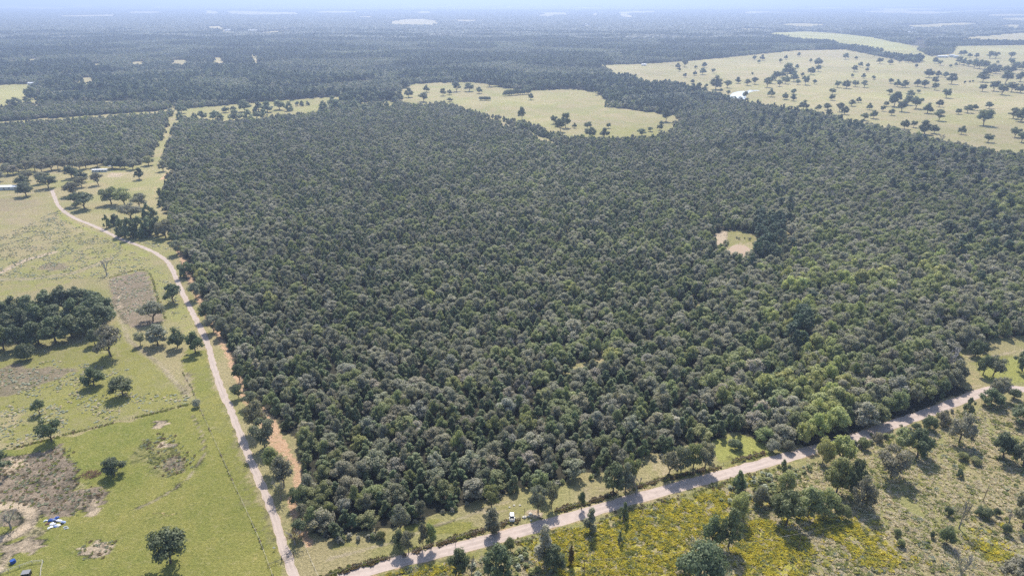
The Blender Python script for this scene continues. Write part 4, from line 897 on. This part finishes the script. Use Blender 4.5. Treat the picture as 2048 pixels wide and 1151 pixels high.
# horizon wood in patches
PT = []; r = np.random.default_rng(31)
for v in range(4):
    V, Fc, nv = [], [], 0; sidx = []
    iv, ifc = ICO1
    for t in range(230):
        x, y = r.uniform(-50, 50, 2); a = r.uniform(4.5, 8.5); h = r.uniform(7, 14) + 3 * math.sin(x * .07 + v) * math.cos(y * .06)
        d = iv * (1 + r.uniform(-.22, .22, (len(iv), 1)))
        V.append(np.stack([x + d[:, 0] * a, y + d[:, 1] * a, h * .55 + d[:, 2] * h * .5], -1)); Fc += [tuple(i + nv for i in f) for f in ifc]; nv += len(iv); sidx += [t % 3] * len(ifc)
    me = mesh('tree_patch', np.concatenate(V), Fc, M['farleaf']); me.materials.append(M['farleaf']); me.materials.append(M['dark']); me.polygons.foreach_set('material_index', sidx); PT.append(me)
def ring(y0, y1, sp, seed):
    q = jitter_grid(y0, y1, sp, .80, seed); 
    # thin the jitter so that patches meet
    ok = ~is_open(q[:, 0], q[:, 1])
    for sx, sy in ((.35, 0), (-.35, 0), (0, .35), (0, -.35)): ok &= ~is_open(q[:, 0] + sx * sp, q[:, 1] + sy * sp)
    return q[ok]
A1 = ring(3500, 12500, 88, 6); A2 = ring(12500, 30500, 240, 7)
xyz = np.concatenate([np.c_[A1, np.zeros(len(A1))], np.c_[A2, np.zeros(len(A2))]])
scl = np.concatenate([np.tile([1.05, 1.05, 1.0], (len(A1), 1)), np.tile([2.9, 2.9, 1.4], (len(A2), 1))])
scatter('horizon_wood', PT, xyz, r.integers(0, 4, len(xyz)), scl, 0, 3, label='hazy blue wood along the horizon', cat='wood')
print('wood', len(p), 'far', nf_, 'patches', len(xyz))
# ------------------------------------------------------------------ tufts and weeds
def tuft_mesh(seed, n, mat, spread=.5, h=1.0, wd=.16):
    r = np.random.default_rng(seed); V, Fc = [], []
    for i in range(n):
        a = r.uniform(0, 6.28); q = math.sqrt(r.uniform(0, 1)) * spread; b = np.array([math.cos(a) * q, math.sin(a) * q, 0])
        tip = b + np.array([math.cos(a) * r.uniform(.2, .6), math.sin(a) * r.uniform(.2, .6), h * r.uniform(.3, 1)]); sd = np.array([-math.sin(a), math.cos(a), 0]) * wd * r.uniform(.6, 1.3)
        mid = (b + tip) / 2 + [0, 0, .25]; k0 = len(V); V += [b - sd * .5, b + sd * .5, mid + sd, tip, mid - sd]; Fc.append((k0, k0 + 1, k0 + 2, k0 + 3, k0 + 4))
    return mesh('tuft', V, Fc, mat)
def blob_mesh(seed, mk):
    V, Fc, L = crown_geo(seed, 'bush', 150, .10, 1.0, .7); return mesh('clump', V, Fc, M[mk])
def field(polys, dens, seed, keep=None):
    r = np.random.default_rng(seed); out = []
    for q in polys:
        q = PP(q) if not isinstance(q, np.ndarray) else q
        x0, y0 = q.min(0); x1, y1 = q.max(0); x0, x1 = max(x0, -420), min(x1, 420)
        n = int((x1 - x0) * (y1 - y0) * dens); x = r.uniform(x0, x1, n); y = r.uniform(y0, y1, n)
        m = ins(q, x + wob(x, y, 14) * 2, y + wob(y, x, 14) * 2); m &= dist(ROAD, x, y) > 4.0; m &= dist(DRIVE, x, y) > 2.6; out.append(np.c_[x[m], y[m]])
    return np.concatenate(out)
def tufts(name, pts, mats, lo, hi, hz, seed, lab, cat='grass', clump=None, kind='tuft'):
    global _last
    r = np.random.default_rng(seed)
    if clump: pts = pts[wob(pts[:, 0] + seed * 50, pts[:, 1], clump[0]) + r.normal(0, .25, len(pts)) > clump[1]]
    pr = []
    for mk in mats: pr += [tuft_mesh(seed * 10 + i, 26, M[mk]) if kind == 'tuft' else blob_mesh(seed * 10 + i, mk) for i in range(3)]
    s = r.uniform(lo, hi, len(pts)); print(name, len(pts))
    scatter(name, pr, np.c_[pts, np.zeros(len(pts))], r.integers(0, len(pr), len(pts)), np.stack([s, s, s * hz], -1), .1, seed, label=lab, cat=cat)
SE = [(1060, 1120), (1100, 1066), (1200, 1050), (1300, 1015), (1430, 982), (1560, 940), (1640, 925), (1740, 890), (1850, 850), (1950, 815), (2048, 800), (2200, 810), (2250, 1220), (1900, 1240), (1000, 1240), (700, 1200), (790, 1140), (905, 1120)]
tufts('dry_grass', field([SE], 0.75, 41), ['dry', 'dry', 'weed', 'dry'], .5, 1.4, .3, 1, 'pale dry bunch grass covering the meadow below the road', clump=(30, -.9))
tufts('meadow_weeds', field([SE], .12, 42), ['weed', 'oakgreen', 'paleweed'], .7, 1.7, .5, 2, 'olive weeds patching the meadow below the road', 'weeds', clump=(26, .1))
_yr = np.random.default_rng(4)
def grow(q, f):
    q = PP(q); c = q.mean(0); return c + (q - c) * f
YP = field([grow(q, 1.35) for q in YEL], .35, 47); YP = YP + _yr.normal(0, 3.5, YP.shape); YP = YP[dist(ROAD, YP[:, 0], YP[:, 1]) > 5]
YP = np.concatenate([YP, field([grow(q, 1.08) for q in YEL], 1.5, 43)])
tufts('yellow_flowers', YP, ['goldenrod', 'goldenrod', 'goldenrod', 'weed'], .5, 1.5, .5, 3, 'yellow flowering weeds in broad patches below the road', 'wildflowers', clump=(13, -.5))
WM = [[(-150, 445), (-150, 400), (0, 400), (100, 400), (130, 440), (240, 490), (300, 520), (345, 570), (372, 640), (360, 660), (300, 540), (210, 555), (60, 560), (-150, 600)],
      [(215, 560), (290, 545), (318, 600), (250, 640)], [(-200, 900), (0, 800), (130, 780), (380, 790), (380, 806), (200, 850), (0, 900), (-200, 960)], [(-100, 790), (0, 740), (120, 720), (260, 740), (120, 790)],
      [(150, 450), (240, 455), (345, 500), (330, 500), (250, 478), (190, 455)]]
tufts('sage_weeds', field(WM, .5, 44), ['paleweed', 'paleweed', 'weed', 'dry'], .4, 1.7, .26, 4, 'pale green weeds dotting the rough west pastures', 'weeds', clump=(22, -.05), kind='blob')
SP_ = [[(-60, 935), (20, 915), (130, 888), (158, 935), (150, 980), (215, 965), (205, 1005), (150, 1030), (0, 1010), (-80, 1030)], [(150, 1110), (170, 1085), (240, 1075), (225, 1100), (190, 1125)], [(270, 880), (330, 860), (400, 925), (330, 960)]]
tufts('field_tufts', field(SP_, .4, 45), ['weed', 'brownweed', 'paleweed'], .3, 1.0, .5, 5, 'small dark weed tufts on the bare soil patches of the west field', 'weeds')
def along(line, dens, wid, seed):
    r = np.random.default_rng(seed); L = smooth_line(line, 2.0); out = []
    for i in range(len(L) - 1):
        a, b = L[i], L[i + 1]; n = r.poisson(np.hypot(*(b - a)) * dens * max(0, 1 + .7 * math.sin(i * .31) + .5 * math.sin(i * .83))); t = r.uniform(0, 1, (n, 1)); out.append(a + (b - a) * t + r.normal(0, wid, (n, 2)))
    return np.concatenate(out)
FN1 = PP([(625, 1165), (690, 1140), (760, 1120), (830, 1102), (900, 1080), (960, 1062), (1010, 1046), (1048, 1034)])
FN2 = PP([(1110, 1022), (1160, 1008), (1210, 994), (1270, 975), (1330, 958), (1410, 940), (1470, 922), (1530, 905)])
FS = PP([(1000, 1092), (1080, 1074), (1180, 1048), (1260, 1022), (1340, 998), (1420, 975), (1480, 956), (1560, 936)])
FW = PP([(366, 745), (383, 775), (398, 812), (415, 850), (440, 905), (462, 955), (490, 1015), (515, 1070), (527, 1100), (545, 1150), (560, 1195)])
FC = PP([(383, 806), (300, 828), (215, 848), (120, 872), (0, 903), (-150, 940)])
FP = PP([(215, 556), (292, 541), (316, 600), (332, 640)])
tufts('fence_row_weeds', np.concatenate([along(FN1, 3.2, .6, 1), along(FN2, 3.2, .6, 2)]), ['brownweed', 'brownweed', 'weed'], .6, 1.3, .7, 6, 'brown weeds grown up along the roadside fence', 'weeds')
tufts('hedge_row_weeds', np.concatenate([along(FS, 3.0, .9, 3), along(FC, 2.6, .4, 4), along(FW, .45, .15, 5), along(FP, 2.8, .4, 6)]), ['weed', 'weed', 'brownweed'], .25, .8, .8, 7, 'green weeds grown along the field fences', 'weeds')
BR = [[(1500, 945), (1560, 930), (1600, 930), (1640, 940), (1600, 1000), (1500, 1010), (1440, 1000)], [(1000, 1120), (1060, 1095), (1080, 1140), (1060, 1180), (1030, 1180)], [(880, 1160), (960, 1120), (980, 1170)]]
tufts('meadow_brush', field(BR, .12, 46), ['paleweed', 'oakgreen', 'weed'], 1.4, 3.2, .7, 8, 'pale leafy brush between the road and the tree cluster', 'brush', kind='blob')
tufts('verge_brush', np.concatenate([along(PP([(1446, 500), (1460, 480), (1490, 476), (1512, 486), (1508, 500)]), .35, 1.6, 11), along(PP([(1700, 895), (1760, 875), (1850, 845), (1900, 828)]), .6, 1.2, 8), along(PP([(640, 1075), (720, 1078), (800, 1060), (930, 1012), (1040, 985), (1180, 955), (1400, 895), (1480, 884)]), .28, 1.0, 9)]), ['oakgreen', 'oakpale', 'oak'], 1.4, 3.2, .8, 9, 'low brush along the shaded wood edge and the lower verge', 'brush', kind='blob')
# ------------------------------------------------------------------ fences
POST = MB().tube((0, 0, -.1), (0, 0, 1.25), .075, .065, 6)
post_me = mesh('post', POST.V, POST.F, M['wood'])
def fence(line, label, step=4.5, rail=False, name='wire_fence', mat='wire', pmesh=None, maxn=98):
    L = smooth_line(line, 1.0); tot = len(L); root = empty(name, (L[0][0], L[0][1], 0)); o = L[0]; acc = 0; posts = [L[0]]
    for i in range(1, tot):
        acc += float(np.hypot(*(L[i] - L[i - 1])))
        if acc >= step: posts.append(L[i]); acc = 0
    for q in posts[:maxn]:
        c = obj('post', pmesh or post_me, root, (q[0] - o[0], q[1] - o[1], 0)); c.rotation_euler = (random.uniform(-.05, .05), random.uniform(-.05, .05), 0)
    mb = MB()
    for a, b in zip(posts[:-1], posts[1:]):
        for z in ((.5, 1.0, 1.15) if rail else (.35, .7, 1.1)):
            mb.tube((a[0] - o[0], a[1] - o[1], z), (b[0] - o[0], b[1] - o[1], z), .04 if rail else .012, .04 if rail else .012, 4)
    mb.build('rail' if rail else 'wire', M[mat], root)
    return tag(root, label, 'fence')
fence(FN1, 'wire fence overgrown with brown weeds above the road, left of the sandy entrance')
fence(FN2, 'wire fence overgrown with brown weeds above the road, right of the sandy entrance')
fence(FS, 'wire fence along the lower side of the road above the yellow flowers')
fence(FW, 'long wire fence between the green field and the gravel drive')
fence(FC, 'overgrown wire fence crossing the west field from the drive to the left edge')
fence(FP, 'fence around two sides of the ploughed plot')
fence(PP([(600, 1062), (610, 1090), (622, 1120), (640, 1160)]), 'short wire fence right of the metal gate')
PW = MB().box((0, 0, .55), (.14, .14, 1.3)); pw = mesh('post', PW.V, PW.F, M['palewood'])
fence(PP([(-60, 1168), (0, 1148), (40, 1134), (84, 1121), (83, 1140), (81, 1170)]), 'pale rail fence around the pen in the bottom left corner', 3.0, True, 'rail_fence', 'palewood', pw)
# gate
g0, g1 = P(564, 1121), P(588, 1112); gx, gy = g1[0] - g0[0], g1[1] - g0[1]; gl = math.hypot(gx, gy); ga = math.atan2(gy, gx)
root = empty('metal_gate', (g0[0], g0[1], 0), ga)
for x in (0, gl): MB().tube((x, 0, -.1), (x, 0, 2.4), .12, .12, 8).build('gate_post', M['darkm'], root)
mb = MB()
for i in range(5): mb.tube((.12, 0, .25 + i * .27), (gl - .12, 0, .25 + i * .27), .035, .035, 5)
for x in (.15, gl / 2, gl - .15): mb.tube((x, 0, .2), (x, 0, 1.4), .035, .035, 5)
mb.build('gate_leaf', M['darkm'], root)
MB().tube((0, 0, 2.35), (gl, 0, 2.35), .05, .05, 5).build('top_bar', M['darkm'], root)
MB().box((gl / 2, 0, 2.1), (.7, .05, .3)).build('name_board', M['darkm'], root)
tag(root, 'black metal gate with tall posts and a top bar across the gravel drive', 'gate')
DP = MB().tube((0, 0, -.1), (0, 0, 1.4), .05, .05, 6); dp = mesh('post', DP.V, DP.F, M['darkm'])
fence(PP([(563, 1122), (531, 1134)]), 'black pipe fence wing left of the gate', 2.0, True, 'pipe_fence', 'darkm', dp)
fence(PP([(590, 1112), (607, 1106)]), 'black pipe fence wing right of the gate', 2.0, True, 'pipe_fence', 'darkm', dp)
# sign post by the drive
x, y = P(549, 1099); root = empty('sign_board', (x, y, 0), -.1)
MB().tube((0, 0, -.1), (0, 0, 1.0), .04, .04, 6).build('post', M['wood'], root); MB().box((0, -.05, 1.1), (.9, .06, .55)).build('board', M['white'], root)
tag(root, 'small white board on a post left of the drive above the gate', 'sign')
# ------------------------------------------------------------------ utility poles and a post
def pole(bx, by, topy, label, lean=0.0, xarm=True):
    x, y = P(bx, by); H = hgt(bx, by, topy); root = empty('utility_pole', (x, y, 0)); root.rotation_euler = (0, lean, 0)
    MB().tube((0, 0, -.2), (0, 0, H), .16, .11, 8).build('mast', M['wood'], root)
    if xarm: MB().box((0, .16, H - .5), (1.8, .12, .12)).build('crossarm', M['wood'], root)
    MB().tube((.0, 0, H), (.0, 0, H + .25), .05, .05, 6).build('insulator', M['wire'], root)
    tag(root, label, 'utility pole'); return (x + math.sin(lean) * H, y, H + .2)
t1 = pole(1168, 1150, 1120, 'short wooden pole in the yellow flowers at the bottom edge', 0, False)
t2 = pole(1596, 1100, 1066, 'thin wooden pole among the yellow patches below the green cluster', 0, False)
t3 = pole(1965, 1003, 970, 'slightly leaning wooden pole in the dry meadow near the right edge', .06, False)
for a, b, lb in ((t1, t2, 'sagging wire between the bottom edge pole and the pole in the yellow patches'), (t2, t3, 'sagging wire between the middle pole and the leaning pole')):
    mb = MB(); N = 24
    pt = [(a[0] + (b[0] - a[0]) * i / N, a[1] + (b[1] - a[1]) * i / N, a[2] + (b[2] - a[2]) * i / N - 1.6 * 4 * (i / N) * (1 - i / N)) for i in range(N + 1)]
    for q, s_ in zip(pt[:-1], pt[1:]): mb.tube(q, s_, .018, .018, 4)
    tag(mb.build('power_wire', M['wire']), lb, 'wire')
for bx, by, ty, lb in ((1049, 1030, 1015, 'slim dark post right of the parked car beside the entrance'), (1040, 1041, 1030, 'stout end post of the fence left of the entrance'), (911, 1089, 1074, 'lone post between the roadside fence and the road'), (1162, 1016, 1004, 'thin stake under the lollipop shaped tree')):
    x, y = P(bx, by); mb = MB().tube((0, 0, -.1), (0, 0, hgt(bx, by, ty)), .09, .08, 6).tube((0, 0, 0), (0, 0, .12), .16, .1, 6)
    o = mb.build('wooden_post', M['wood'], None, (x, y, 0)); tag(o, lb, 'post')
# ------------------------------------------------------------------ parked car
def loft(secs, mat, name, parent, smooth=True):
    V, Fc = [], []; n = len(secs[0])
    for s_ in secs: V += s_
    for i in range(len(secs) - 1):
        for j in range(n):
            a = i * n + j; b = i * n + (j + 1) % n; Fc.append((a, b, b + n, a + n))
    Fc += [tuple(range(n))[::-1], tuple(range((len(secs) - 1) * n, len(secs) * n))]
    o = obj(name, mesh(name, V, Fc, mat, smooth), parent); return o
def car(loc, rz, paint, label, scale=1.0, glassback=True):
    root = empty('parked_car', loc, rz); root.scale = (scale,) * 3
    def sec(y, hw, z0, z1, r=.12): return [(-hw + r, y, z0), (hw - r, y, z0), (hw, y, z0 + r), (hw, y, z1 - r), (hw - r, y, z1), (-hw + r, y, z1), (-hw, y, z1 - r), (-hw, y, z0 + r)]
    body = loft([sec(-2.35, .78, .40, .80), sec(-2.2, .90, .30, .95), sec(-1.2, .94, .28, 1.02), sec(0, .94, .28, 1.05), sec(1.6, .93, .30, 1.08), sec(2.2, .88, .34, 1.05), sec(2.33, .80, .42, .92)], M[paint], 'body', root)
    loft([sec(-1.25, .70, 1.0, 1.06, .02), sec(-.55, .74, 1.0, 1.60, .1), sec(.4, .76, 1.0, 1.68, .1), sec(1.6, .72, 1.0, 1.62, .1), sec(2.12, .70, 1.0, 1.10, .04)], M['glass'], 'windows', root)
    MB().box((0, .45, 1.68), (1.28, 2.0, .06), taper=.92).build('roof', M[paint], root)
    for sx in (-1, 1):
        for yy in (-1.45, 1.4):
            wv = MB().wheel((sx * .86, yy, .35), .35, .24).build('wheel', M['rubber'], root); MB().wheel((sx * .99, yy, .35), .2, .03).build('rim', M['silver'], wv)
        MB().box((sx * .62, -2.34, .68), (.32, .08, .14)).build('headlight', M['white'], root); MB().box((sx * .66, 2.31, .85), (.26, .08, .2)).build('tail_light', M['red'], root)
        MB().box((sx * 1.02, -.75, 1.1), (.18, .12, .14)).build('mirror', M[paint], root)
    MB().box((0, -1.75, 1.03), (1.3, .9, .03), taper=.9).build('bonnet', M['darkm'], root)
    return tag(root, label, 'car')
x, y = P(1024, 1036); car((x, y, .02), R(2), 'silver', 'silver and black car parked on the grass left of the sandy entrance')
# ------------------------------------------------------------------ buildings
def house(bx, by, wm, dm, hm, label, rz=0, roofh=1.2, name='house', wall='wallw', roof='roofm', nwin=3, cat='building', door=True, size=None):
    x, y = P(bx, by); root = empty(name, (x, y, 0), rz)
    MB().box((0, dm / 2, hm / 2), (wm, dm, hm)).build('wall', M[wall], root)
    o = .35; e = hm; V = [(-wm / 2 - o, -o, e), (wm / 2 + o, -o, e), (wm / 2 + o, dm / 2, e + roofh), (-wm / 2 - o, dm / 2, e + roofh), (wm / 2 + o, dm + o, e), (-wm / 2 - o, dm + o, e)]
    V += [(v[0], v[1], v[2] - .14 if i not in (2, 3) else v[2] - .14) for i, v in enumerate(V)]
    Fc = [(0, 1, 2, 3), (3, 2, 4, 5), (7, 6, 9, 8), (8, 9, 11, 10), (0, 6, 7, 1), (4, 10, 11, 5), (0, 3, 9, 6), (3, 5, 11, 9), (1, 7, 8, 2), (2, 8, 10, 4)]
    obj('roof', mesh('roof', V, Fc, M[roof]), root)
    MB().add([(-wm / 2, .01, hm), (-wm / 2, dm - .01, hm), (-wm / 2, dm / 2, hm + roofh - .16), (wm / 2, .01, hm), (wm / 2, dm - .01, hm), (wm / 2, dm / 2, hm + roofh - .16)], [(0, 2, 1), (3, 4, 5)]).build('gable', M[wall], root)
    for i in range(nwin):
        wx = -wm / 2 + wm * (i + .5) / nwin
        MB().box((wx, -.03, hm * .58), (min(1.3, wm / nwin * .45), .06, hm * .36)).build('window', M['glass'], root)
    if door and wm > 5: MB().box((wm * .5 / max(nwin, 1) * .2, -.03, 1.02), (.95, .05, 2.0)).build('door', M['greyroof'], root)
    return tag(root, label, cat)
x, y = P(200, 343); s_ = 1 / pxm(y)
house(199, 344, 28 * s_, 4.2, 2.7, 'white mobile home among oaks near the top of the drive', R(8), .25, 'mobile_home', nwin=5)
x, y = P(8, 380); s_ = 1 / pxm(y)
house(8, 380, 52 * s_, 7.5, 3.2, 'long white roofed barn cut by the left edge', R(4), .5, 'barn', nwin=5)
# canopy
x, y = P(222, 337); root = empty('canopy', (x, y, 0), R(-10))
for sx in (-3, 3):
    for sy in (0, 4): MB().tube((sx, sy, 0), (sx, sy, 2.2), .06, .06, 6).build('post', M['wire'], root)
mb = MB()
for i in range(6):
    a0, a1 = math.pi * i / 6, math.pi * (i + 1) / 6
    V = [(-3.3, 2 - 2.3 * math.cos(a0), 2.2 + .8 * math.sin(a0)), (3.3, 2 - 2.3 * math.cos(a0), 2.2 + .8 * math.sin(a0)), (3.3, 2 - 2.3 * math.cos(a1), 2.2 + .8 * math.sin(a1)), (-3.3, 2 - 2.3 * math.cos(a1), 2.2 + .8 * math.sin(a1))]
    V += [(v[0], v[1], v[2] - .06) for v in V]; mb.add(V, [(0, 1, 2, 3), (7, 6, 5, 4), (0, 3, 7, 4), (1, 5, 6, 2)])
mb.build('roof', M['roofm'], root); tag(root, 'small white arched canopy right of the mobile home', 'carport')
# camper
x, y = P(281, 322); root = empty('camper', (x, y, 0), R(12))
MB().box((0, 0, 1.75), (7.0, 2.4, 2.3), taper=.96).build('body', M['white'], root); MB().box((-4.6, 0, 1.2), (2.2, 2.2, 1.3), taper=.85).build('cab', M['white'], root)
MB().box((0, -1.2, 1.9), (4.6, .08, .6)).build('window', M['glass'], root); MB().box((-5.0, -1.06, 1.45), (1.0, .1, .45)).build('window', M['glass'], root)
for wx in (-4.6, -1.9, 2.2):
    for wy in (-1.05, 1.05): MB().tube((wx, wy - .14, .42), (wx, wy + .14, .42), .42, .42, 12).build('wheel', M['rubber'], root)
tag(root, 'white camper parked between oaks near the grassy lane', 'camper')
# far buildings
for i, (bx, by, wm, hm, lb) in enumerate([
  (1636, 96, 14, 5, 'small white roofed building at the wood edge above the pasture'), (1886, 115.5, 30, 5, 'long low white shed left of the farm houses at the end of the pasture'),
  (1904, 115, 16, 7, 'white farm house right of the long low shed'), (1913, 116, 14, 6, 'white barn at the right end of the farm beyond the pasture'),
  (1790, 66, 34, 6, 'pale roofed house left of the bare yard beyond the far green field'), (1798, 70, 26, 5, 'low pale shed below the pale roofed house beyond the far field'), (1829, 59, 40, 8, 'large pale barn above the bare yard'),
  (1818, 66, 46, 6, 'long pale shed on the bare yard'), (1870, 68, 44, 7, 'pale barn right of the bare yard'), (1786, 53, 30, 6, 'pale roof far above the houses left of the bare yard'),
  (1990, 47, 30, 8, 'tiny white house among trees at the far right'), (63, 171, 16, 5, 'white shed at the right corner of the bright far left field'), (136, 168, 14, 5, 'white shed left of the tan clearing at the far left'), (81, 193, 12, 4, 'small pale cabin behind the tall oak of the far left field'),
  (1178, 51, 60, 8, 'white roof alone in the far wood at the top centre'), (1288, 131.5, 14, 3.5, 'tiny white shed on the wood edge at the far left of the pasture'), (1799, 70.5, 12, 4, 'tiny shed under the low pale shed beyond the far field'),
  (505, 64, 50, 9, 'bright roof in the far sandy clearing at the upper left'), (455, 63, 40, 8, 'pale roof left of the bright one in the far sandy clearing')]):
    house(bx, by, wm, wm * .5, hm, lb, R((i * 37) % 30 - 15), 1.6, 'farm_building', nwin=3)
# ------------------------------------------------------------------ scrap heap, barrels, shelter, wreck
def heap_piece(bx, by, d, z, mat, rz, label, name, cat, shape='sheet'):
    x, y = P(bx, by); mb = MB()
    if shape == 'sheet':
        n = 6; V = []; Fc = []
        for i in range(n + 1):
            for j in range(n + 1):
                u_, v_ = i / n - .5, j / n - .5; V.append((u_ * d[0], v_ * d[1], d[2] * (1 - 2.6 * (u_ * u_ + v_ * v_)) + random.uniform(-.09, .09)))
        for i in range(n):
            for j in range(n): a = i * (n + 1) + j; Fc.append((a, a + n + 1, a + n + 2, a + 1))
        m0 = len(V); V += [(v[0], v[1], v[2] - .05) for v in V]; Fc += [tuple(q + m0 for q in f[::-1]) for f in Fc]; mb.add(V, Fc)
    elif shape == 'drum': mb.tube((0, 0, 0), (0, 0, d[2]), d[0] / 2, d[0] / 2, 14).tube((0, 0, d[2] * .3), (0, 0, d[2] * .34), d[0] / 2 + .02, d[0] / 2 + .02, 14).tube((0, 0, d[2] * .66), (0, 0, d[2] * .7), d[0] / 2 + .02, d[0] / 2 + .02, 14)
    o = mb.build(name, M[mat], None, (x, y, z)); o.rotation_euler = (random.uniform(-.15, .15), random.uniform(-.15, .15), rz); return tag(o, label, cat)
H = [(102, 1040, (2.0, 1.6, .7), 'blue', .3, 'dark blue tarp at the left of the scrap heap'), (113, 1036, (1.9, 1.2, .8), 'blue', 1.2, 'dark blue tarp at the top of the scrap heap'), (108, 1040, (1.2, .9, .8), 'bluegrey', .8, 'pale blue sheet between the dark tarps of the heap'),
     (106, 1047, (2.0, 1.4, .5), 'white', .5, 'white sheet in the middle of the scrap heap'), (118, 1041, (2.2, 1.2, .6), 'white', .1, 'white sheet at the upper right of the heap'), (116, 1050, (2.0, 1.3, .5), 'white', -.4, 'white sheet at the lower right of the heap'),
     (127, 1044, (1.6, 1.2, .6), 'bluegrey', .2, 'pale blue sheet at the right end of the heap'), (101, 1054, (2.0, 1.2, .35), 'white', .6, 'flattened white sheet at the lower left of the heap'), (91, 1041, (1.3, .7, .45), 'white', .7, 'small white sheet lying left of the heap'),
     (131, 1053, (1.5, .5, .3), 'white', .5, 'upper of two white boards lying right of the heap'), (133, 1056, (1.5, .5, .3), 'white', .5, 'lower of two white boards lying right of the heap'), (111, 1044, (1.1, .7, .9), 'darkm', .2, 'black bag in the middle of the heap'), (124, 1047, (1.2, .5, .7), 'darkm', .1, 'black bag under the pale blue sheet of the heap'), (110, 1052, (1.6, 1.0, .5), 'bluegrey', 0, 'bluish crumpled sheet at the bottom of the heap'), (95, 1047, (1.5, 1.0, .4), 'rust', .4, 'brown rusty sheet at the left foot of the heap')]
for a in H: heap_piece(a[0], a[1], a[2], .05, a[3], a[4], a[5], 'scrap_sheet', 'sheet')
heap_piece(27, 1124, (1.7, 1.7, 1.1), 0, 'blue', 0, 'blue drum standing on the grass above the pen', 'blue_drum', 'drum', 'drum')
x, y = P(54, 1150); root = empty('shelter', (x, y, 0), R(12))
MB().box((0, 0, 1.6), (2.6, 2.0, .1)).build('roof', M['greyroof'], root); MB().box((0, .95, .8), (2.4, .08, 1.5)).build('back_wall', M['darkm'], root)
for sx in (-1.2, 1.2):
    MB().box((sx, -.9, .77), (.1, .1, 1.55)).build('post', M['wood'], root); MB().box((sx, .1, .75), (.06, 1.6, 1.4)).build('side_wall', M['darkm'], root)
tag(root, 'small grey roofed animal shelter inside the pen at the bottom left', 'shelter')
# brown brush pile beside the small oak
x, y = P(182, 948); mb = MB(); rr = random.Random(4)
for i in range(150):
    a = rr.uniform(0, 6.28); q = math.sqrt(rr.random()); c = Vector((math.cos(a) * q * 4.2, math.sin(a) * q * 2.4, rr.uniform(0, 1.1) * (1 - q * .8))); d_ = Vector((rr.uniform(-1, 1), rr.uniform(-1, 1), rr.uniform(-.3, .5))).normalized() * rr.uniform(.5, 1.4)
    mb.tube(c - d_, c + d_, .07, .03, 4)
tag(mb.build('brush_pile', M['rust'], None, (x, y, 0)), 'pile of brown cut branches left of the small dark oak', 'brush pile')
# small round feeder under the oak row by the road
x, y = P(1354, 945); root = empty('feeder', (x, y, 0))
MB().tube((0, 0, .9), (0, 0, 1.8), .45, .45, 12).build('barrel', M['rubber'], root); MB().tube((0, 0, 1.8), (0, 0, 1.95), .3, .2, 10).build('lid', M['white'], root)
for a in range(3): MB().tube((.35 * math.cos(a * 2.1), .35 * math.sin(a * 2.1), 1.0), (.7 * math.cos(a * 2.1), .7 * math.sin(a * 2.1), 0), .04, .04, 5).build('leg', M['wire'], root)
tag(root, 'small dark round feeder with a pale lid under the oak row above the road', 'feeder')
# pale rocks at the entrance
for i, (bx, by, s_) in enumerate([(1049, 1034, .9), (1061, 1027, .8), (1057, 1032, .6), (1069, 1030, .4), (1040, 1010, .5), (1028, 1010, .5), (1019, 1014, .5), (1062, 1040, .5)]):
    x, y = P(bx, by); iv, ifc = ICO2; rr = np.random.default_rng(i); d_ = iv * (1 + rr.uniform(-.2, .2, (len(iv), 1))) * [s_, s_ * .8, s_ * .5]
    tag(obj('rock', mesh('rock', d_, ifc, M['palewood'], True), None, (x, y, s_ * .2)), 'pale rock lying on the sand beside the road entrance', 'rock', 'pale rocks around the entrance')
# ------------------------------------------------------------------ air
hb = MB().box((0, 4000, 148.5), (72000, 72000, 299)); k = NT('haze air')
vol = k.n('ShaderNodeVolumePrincipled', {'Color': (0.56, 0.70, 1.0, 1), 'Density': HAZE_DENSITY, 'Anisotropy': 0.42})
k.link(vol.outputs[0], k.out.inputs['Volume'])
tag(hb.build('haze', k.m), 'pale blue haze that thickens towards the horizon', 'haze', kind='stuff')
